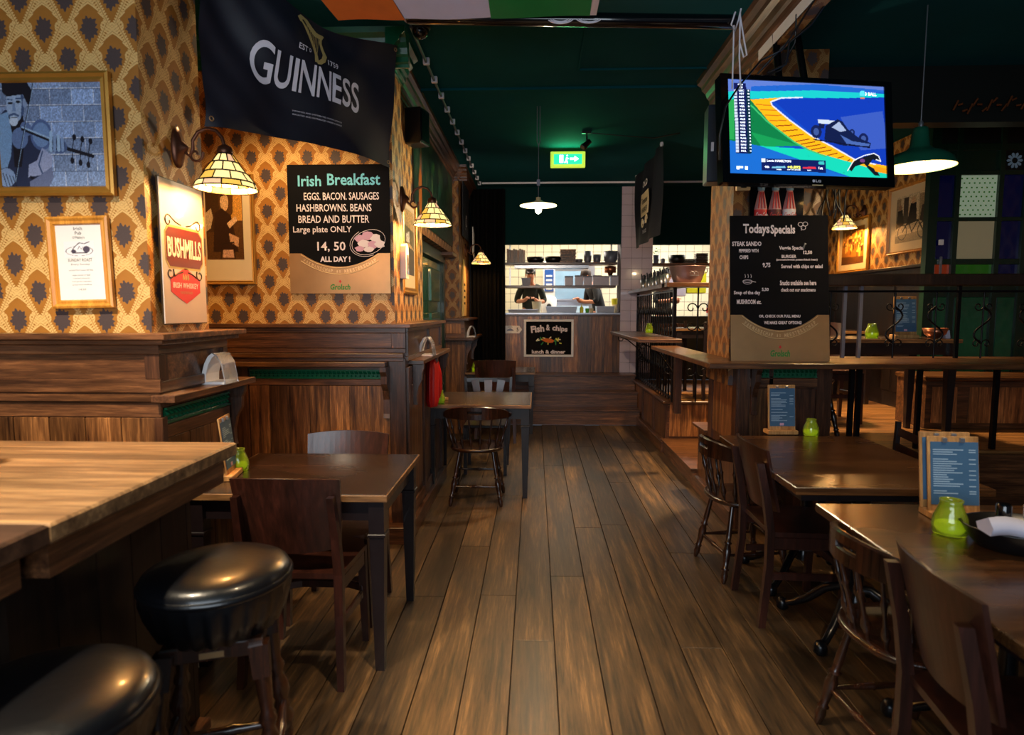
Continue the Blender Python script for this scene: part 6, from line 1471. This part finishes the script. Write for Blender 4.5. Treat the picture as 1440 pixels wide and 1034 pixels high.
t = thing('mustard_bottle', (kx(818, 9.15), 9.12, ZC), 0, 'yellow squeeze bottle on the kitchen pass', 'bottle'); MB().lathe((0, 0, 0), [(.026, 0), (.028, .06), (.022, .08), (.008, .09), (.005, .12)], 14).build('body', 'yellow', t)
for k, (u, m, lab) in enumerate(((826, 'leafgreen', 'green herb pot beside the yellow bottle'), (832, 'cream', 'small cream tub next to the herb pot'))):
    t = thing('small_pot', (kx(u, 9.15), 9.13, ZC), 0, lab, 'pot'); MB().lathe((0, 0, 0), [(.022, 0), (.03, .05), (.028, .06), (.002, .065)], 12).build('body', m, t)
t = thing('kitchen_machine', (kx(772, 10.6), 10.6, 1.40), 0, 'tall white kitchen machine with a blue panel behind the hatch', 'appliance')
MB().box(-.10, .10, -.06, .1, .10, .95, .03).build('column', 'white', t); MB().box(-.075, .075, -.07, -.06, .44, .80).build('panel', plain('blue panel', (40, 84, 160), .3), t)
for k in range(4): MB().box(-.05, .05, -.075, -.07, .47 + k * .07, .50 + k * .07).build('white_bar', 'white', t)
MB().lathe((0, -.02, 0), [(.10, .0), (.12, .05), (.13, .30), (.1, .36)], 20, 1, .6).build('nose', 'white', t); MB().turned((0, -.09, .20), (0, -.11, .20), [(0, .04), (1, .035)], 16).build('dial', 'black', t); MB().box(-.28, .28, -.1, .2, -.77, .02, .02).build('base', 'white', t)
t = thing('kitchen_oven', (kx(803, 11.1), 11.15, .63), 0, 'steel-framed oven with a window behind the food tubs', 'appliance')
MB().box(-.40, .40, -.2, .3, 0, 1.72, .02).build('body', 'steel', t); MB().box(-.30, .30, -.21, -.2, 1.09, 1.57).build('window', plain('pale blue glass', (120, 150, 176), .1), t); MB().box(-.3, .3, -.23, -.21, 1.04, 1.07).build('handle', 'steel_dull', t); MB().box(-.3, .3, -.21, -.2, .2, .97).build('lower_door', 'print_pale', t)
# second hatch things
t = thing('pass_shelf', (2.1, 9.3, at(960, 371, Y=9.3).z), 0, 'dark shelf across the second hatch behind the ice bucket', 'shelf'); MB().box(-.45, .45, -.14, .14, -.04, 0, .003).build('board', 'oak', t)
Z3 = t.location.z
bowl(951, .25, .12, Z3, 'black', 'black bowl on the shelf of the second hatch')
for k, (u, n_, w2) in enumerate(((976, 3, .32), (983, 6, .17))):
    t = thing('board_stack', (kx(u, 9.3), 9.3 - .12 * k + .05, Z3), 0, ('low wide stack of dark trays behind the ice bucket', 'tall narrow stack of dark wooden trays behind the ice bucket')[k], 'serving boards')
    for j in range(n_): MB().box(-w2 / 2 + .004 * (j % 2), w2 / 2, -.06, .06, j * .024, j * .024 + .02, .003).build('serving_board', 'chair_brown', t)
t = thing('potted_herb', (kx(921, 9.3), 9.25, Z3), 0, 'small green plant in a grey pot on the second hatch shelf', 'plant')
MB().lathe((0, 0, 0), [(.035, 0), (.045, .12), (.002, .12)], 14).build('pot', 'steel_dull', t)
mb = MB(); r5 = random.Random(1)
for k in range(26):
    a = r5.uniform(0, 6.28); e_ = r5.uniform(.02, .06); c = Vector((e_ * math.cos(a), e_ * math.sin(a), .13 + r5.uniform(0, .08))); d = Vector((math.cos(a), math.sin(a), .6)) * .025; s = Vector((-math.sin(a), math.cos(a), 0)) * .012
    mb.add([c, c + d * .5 + s, c + d, c + d * .5 - s], [(0, 1, 2, 3)])
mb.build('leaves', 'leafgreen', t, kind='stuff')
t = thing('jar', (kx(931, 9.3), 9.28, Z3), 0, 'small dark jar between the plant and the black bowl', 'jar'); MB().lathe((0, 0, 0), [(.03, 0), (.032, .06), (.026, .075), (.002, .08)], 14).build('body', 'steel_dull', t)
t = thing('spirit_bottle', (kx(997, 9.3), 9.25, 1.44), 0, 'clear bottle with a red label at the right of the second hatch', 'bottle')
MB().lathe((0, 0, 0), [(.04, 0), (.042, .02), (.042, .17), (.015, .22), (.013, .28)], 18).build('glass', 'glass_clear', t); MB().lathe((0, 0, .05), [(.0425, 0), (.0425, .07)], 18, caps=False).build('label', 'chalk_red', t); MB().lathe((0, 0, .28), [(.016, 0), (.016, .03), (.002, .03)], 12).build('cap', 'black', t)
t = thing('crate_stack', (kx(975, 10.3), 10.3, 1.3), 0, 'yellow and pale crates seen through the second hatch', 'crate'); MB().box(-.12, .18, -.1, .1, .5, .85, .01).build('crate', 'yellow', t); MB().box(-.45, -.14, -.1, .1, .45, .8, .01).build('crate', 'flag_white', t)
t = thing('wooden_post_shelf', (2.60, 8.2, 1.2), 0, 'pale wooden stand with a short shelf left of the specials board', 'shelf')
MB().box(-.02, .05, -.04, .04, 0, .72).build('post', 'counter', t); MB().box(-.30, .05, -.1, .1, .34, .40, .004).build('shelf_board', 'pale_wood', t); MB().box(-.12, .10, -.08, .08, .72, .78, .004).build('top_board', 'pale_wood', t)

# ------------------------------------------------------------------ people
def skin(name, V, E, mat, parent, sub=2):
    me = bpy.data.meshes.new(name); me.from_pydata([v[:3] for v in V], E, []); o = bpy.data.objects.new(name, me); COL.objects.link(o)
    md = o.modifiers.new('skin', 'SKIN'); sl = me.skin_vertices if me.skin_vertices else None
    if not me.skin_vertices: 
        bpy.context.view_layer.objects.active = o
    for i, v in enumerate(V):
        r = v[3]; r = r if isinstance(r, tuple) else (r, r); me.skin_vertices[0].data[i].radius = r
        me.skin_vertices[0].data[i].use_root = (i == 0)
    md.use_smooth_shade = True; s = o.modifiers.new('sub', 'SUBSURF'); s.levels = sub; s.render_levels = sub
    dg = bpy.context.evaluated_depsgraph_get(); dg.update(); m2 = bpy.data.meshes.new_from_object(o.evaluated_get(dg)); m2.name = name
    o.modifiers.clear(); o.data = m2; bpy.data.meshes.remove(me); m2.materials.clear(); m2.materials.append(M[mat])
    for p in m2.polygons: p.use_smooth = True
    o.parent = parent; return o
def person(locn, rz, label, z0=0, lean=.0, cap=False, hair=False, shirt='shirt', size=.87):
    """adult standing, forearms raised in front, head bowed; local -y is the front"""
    t = thing('person', locn, rz, label, 'person')
    L = lean
    V = [(0, 0, .95, (.15, .10)), (0, -.01 - L * .3, 1.15, (.135, .095)), (0, -.02 - L * .6, 1.33, (.15, .10)), (0, -.03 - L, 1.45, (.075, .06)), (0, -.05 - L * 1.2, 1.53, .048), (0, -.09 - L * 1.4, 1.60, (.070, .080)), (0, -.10 - L * 1.5, 1.68, (.078, .090)),
         (-.17, -.02 - L, 1.41, .055), (-.25, -.03 - L, 1.18, .044), (-.10, -.24 - L, 1.20, .034), (-.04, -.30 - L, 1.26, .026),
         (.17, -.02 - L, 1.41, .055), (.25, -.05 - L, 1.18, .044), (.13, -.25 - L, 1.18, .034), (.07, -.30 - L, 1.23, .026),
         (-.09, 0, .88, .095), (-.10, 0, .48, .06), (-.10, 0, .08, .04), (-.10, -.14, .03, .035), (.09, 0, .88, .095), (.10, 0, .48, .06), (.10, 0, .08, .04), (.10, -.14, .03, .035)]
    E = [(0, 1), (1, 2), (2, 3), (3, 4), (4, 5), (5, 6), (3, 7), (7, 8), (8, 9), (9, 10), (3, 11), (11, 12), (12, 13), (13, 14), (0, 15), (15, 16), (16, 17), (17, 18), (0, 19), (19, 20), (20, 21), (21, 22)]
    skin('body', V, E, 'skin', t)
    SV = [(0, 0, .93, (.17, .12)), (0, -.01 - L * .3, 1.15, (.155, .115)), (0, -.02 - L * .6, 1.33, (.17, .12)), (0, -.03 - L, 1.455, (.085, .075)), (-.17, -.02 - L, 1.415, .072), (-.25, -.03 - L, 1.19, .058), (-.21, -.10 - L, 1.185, .050), (.17, -.02 - L, 1.415, .072), (.25, -.05 - L, 1.19, .058), (.21, -.12 - L, 1.185, .050)]
    skin('shirt', SV, [(0, 1), (1, 2), (2, 3), (3, 4), (4, 5), (5, 6), (3, 7), (7, 8), (8, 9)], shirt, t)
    skin('trousers', [(0, 0, .90, (.165, .12)), (-.09, 0, .84, .11), (-.10, 0, .48, .075), (-.10, 0, .10, .06), (.09, 0, .84, .11), (.10, 0, .48, .075), (.10, 0, .10, .06)], [(0, 1), (1, 2), (2, 3), (0, 4), (4, 5), (5, 6)], 'shirt_black', t)
    hy, hz = -.095 - L * 1.45, 1.655
    mb = MB()
    mb.lathe((0, hy - .088, hz - .02), [(.004, -.02), (.014, -.012), (.010, .012), (.004, .026)], 8).build('nose', 'skin', t)
    for s in (-1, 1):
        MB().lathe((s * .030, hy - .080, hz + .012), [(.002, -.006), (.010, 0), (.002, .006)], 8).build('eye', 'hair', t)
        MB().lathe((s * .082, hy + .01, hz - .02), [(.004, -.025), (.012, 0), (.014, .02), (.004, .03)], 8).build('ear', 'skin', t)
        # hands: palm with four fingers and a thumb
        hx, hyy, hzz = (s * .05, -.315 - L, 1.245)
        mbh = MB().box(hx - .02, hx + .02, hyy - .03, hyy + .015, hzz - .012, hzz + .012, .006)
        for k in range(4): mbh.tube([(hx - .018 + k * .012, hyy - .03, hzz), (hx - .018 + k * .012 - s * .01, hyy - .055 - .004 * (k in (1, 2)), hzz - .006), (hx - .016 + k * .012 - s * .018, hyy - .065, hzz - .022)], [.0065, .006, .005], 6)
        mbh.tube([(hx - s * .02, hyy, hzz), (hx - s * .035, hyy - .02, hzz + .008), (hx - s * .035, hyy - .04, hzz + .006)], [.008, .007, .006], 6)
        mbh.build('hand', 'skin', t)
    MB().tube([(-.02, hy - .082, hz - .052), (0, hy - .088, hz - .054), (.02, hy - .082, hz - .052)], .0035, 5).build('mouth', 'clay', t)
    if cap:
        MB().lathe((0, hy + .01, hz + .03), [(.092, -.02), (.096, .0), (.092, .04), (.07, .075), (.002, .09)], 20, 1, 1.08).build('bandana', 'black', t)
        for s in (-1, 1): MB().prism([(s * .02, hz + .03), (s * .06, hz + .06), (s * .05, hz + .02)], 'Y', hy - .105, hy - .085).build('bandana_pattern', 'print_white', t)
    if hair: MB().lathe((0, hy + .018, hz + .005), [(.07, -.06), (.090, -.02), (.094, .03), (.088, .07), (.06, .10), (.002, .112)], 20, 1, 1.05).build('hair', 'hair', t)
    t.scale = (size,) * 3
    return t
pz = .63
person((kx(746, 9.72), 9.75, pz), 0, 'cook in a dark shirt and patterned bandana, head bowed over his hands', cap=True)
person((kx(846, 10.0), 10.05, pz), R(-70), 'second cook in a black apron, face hidden behind the row of tubs', lean=.16, hair=True, shirt='shirt_black')
person((kx(932, 10.1), 10.1, pz), R(40), 'dark-haired person seen through the second hatch beside the ice bucket', hair=True, shirt='shirt_black')
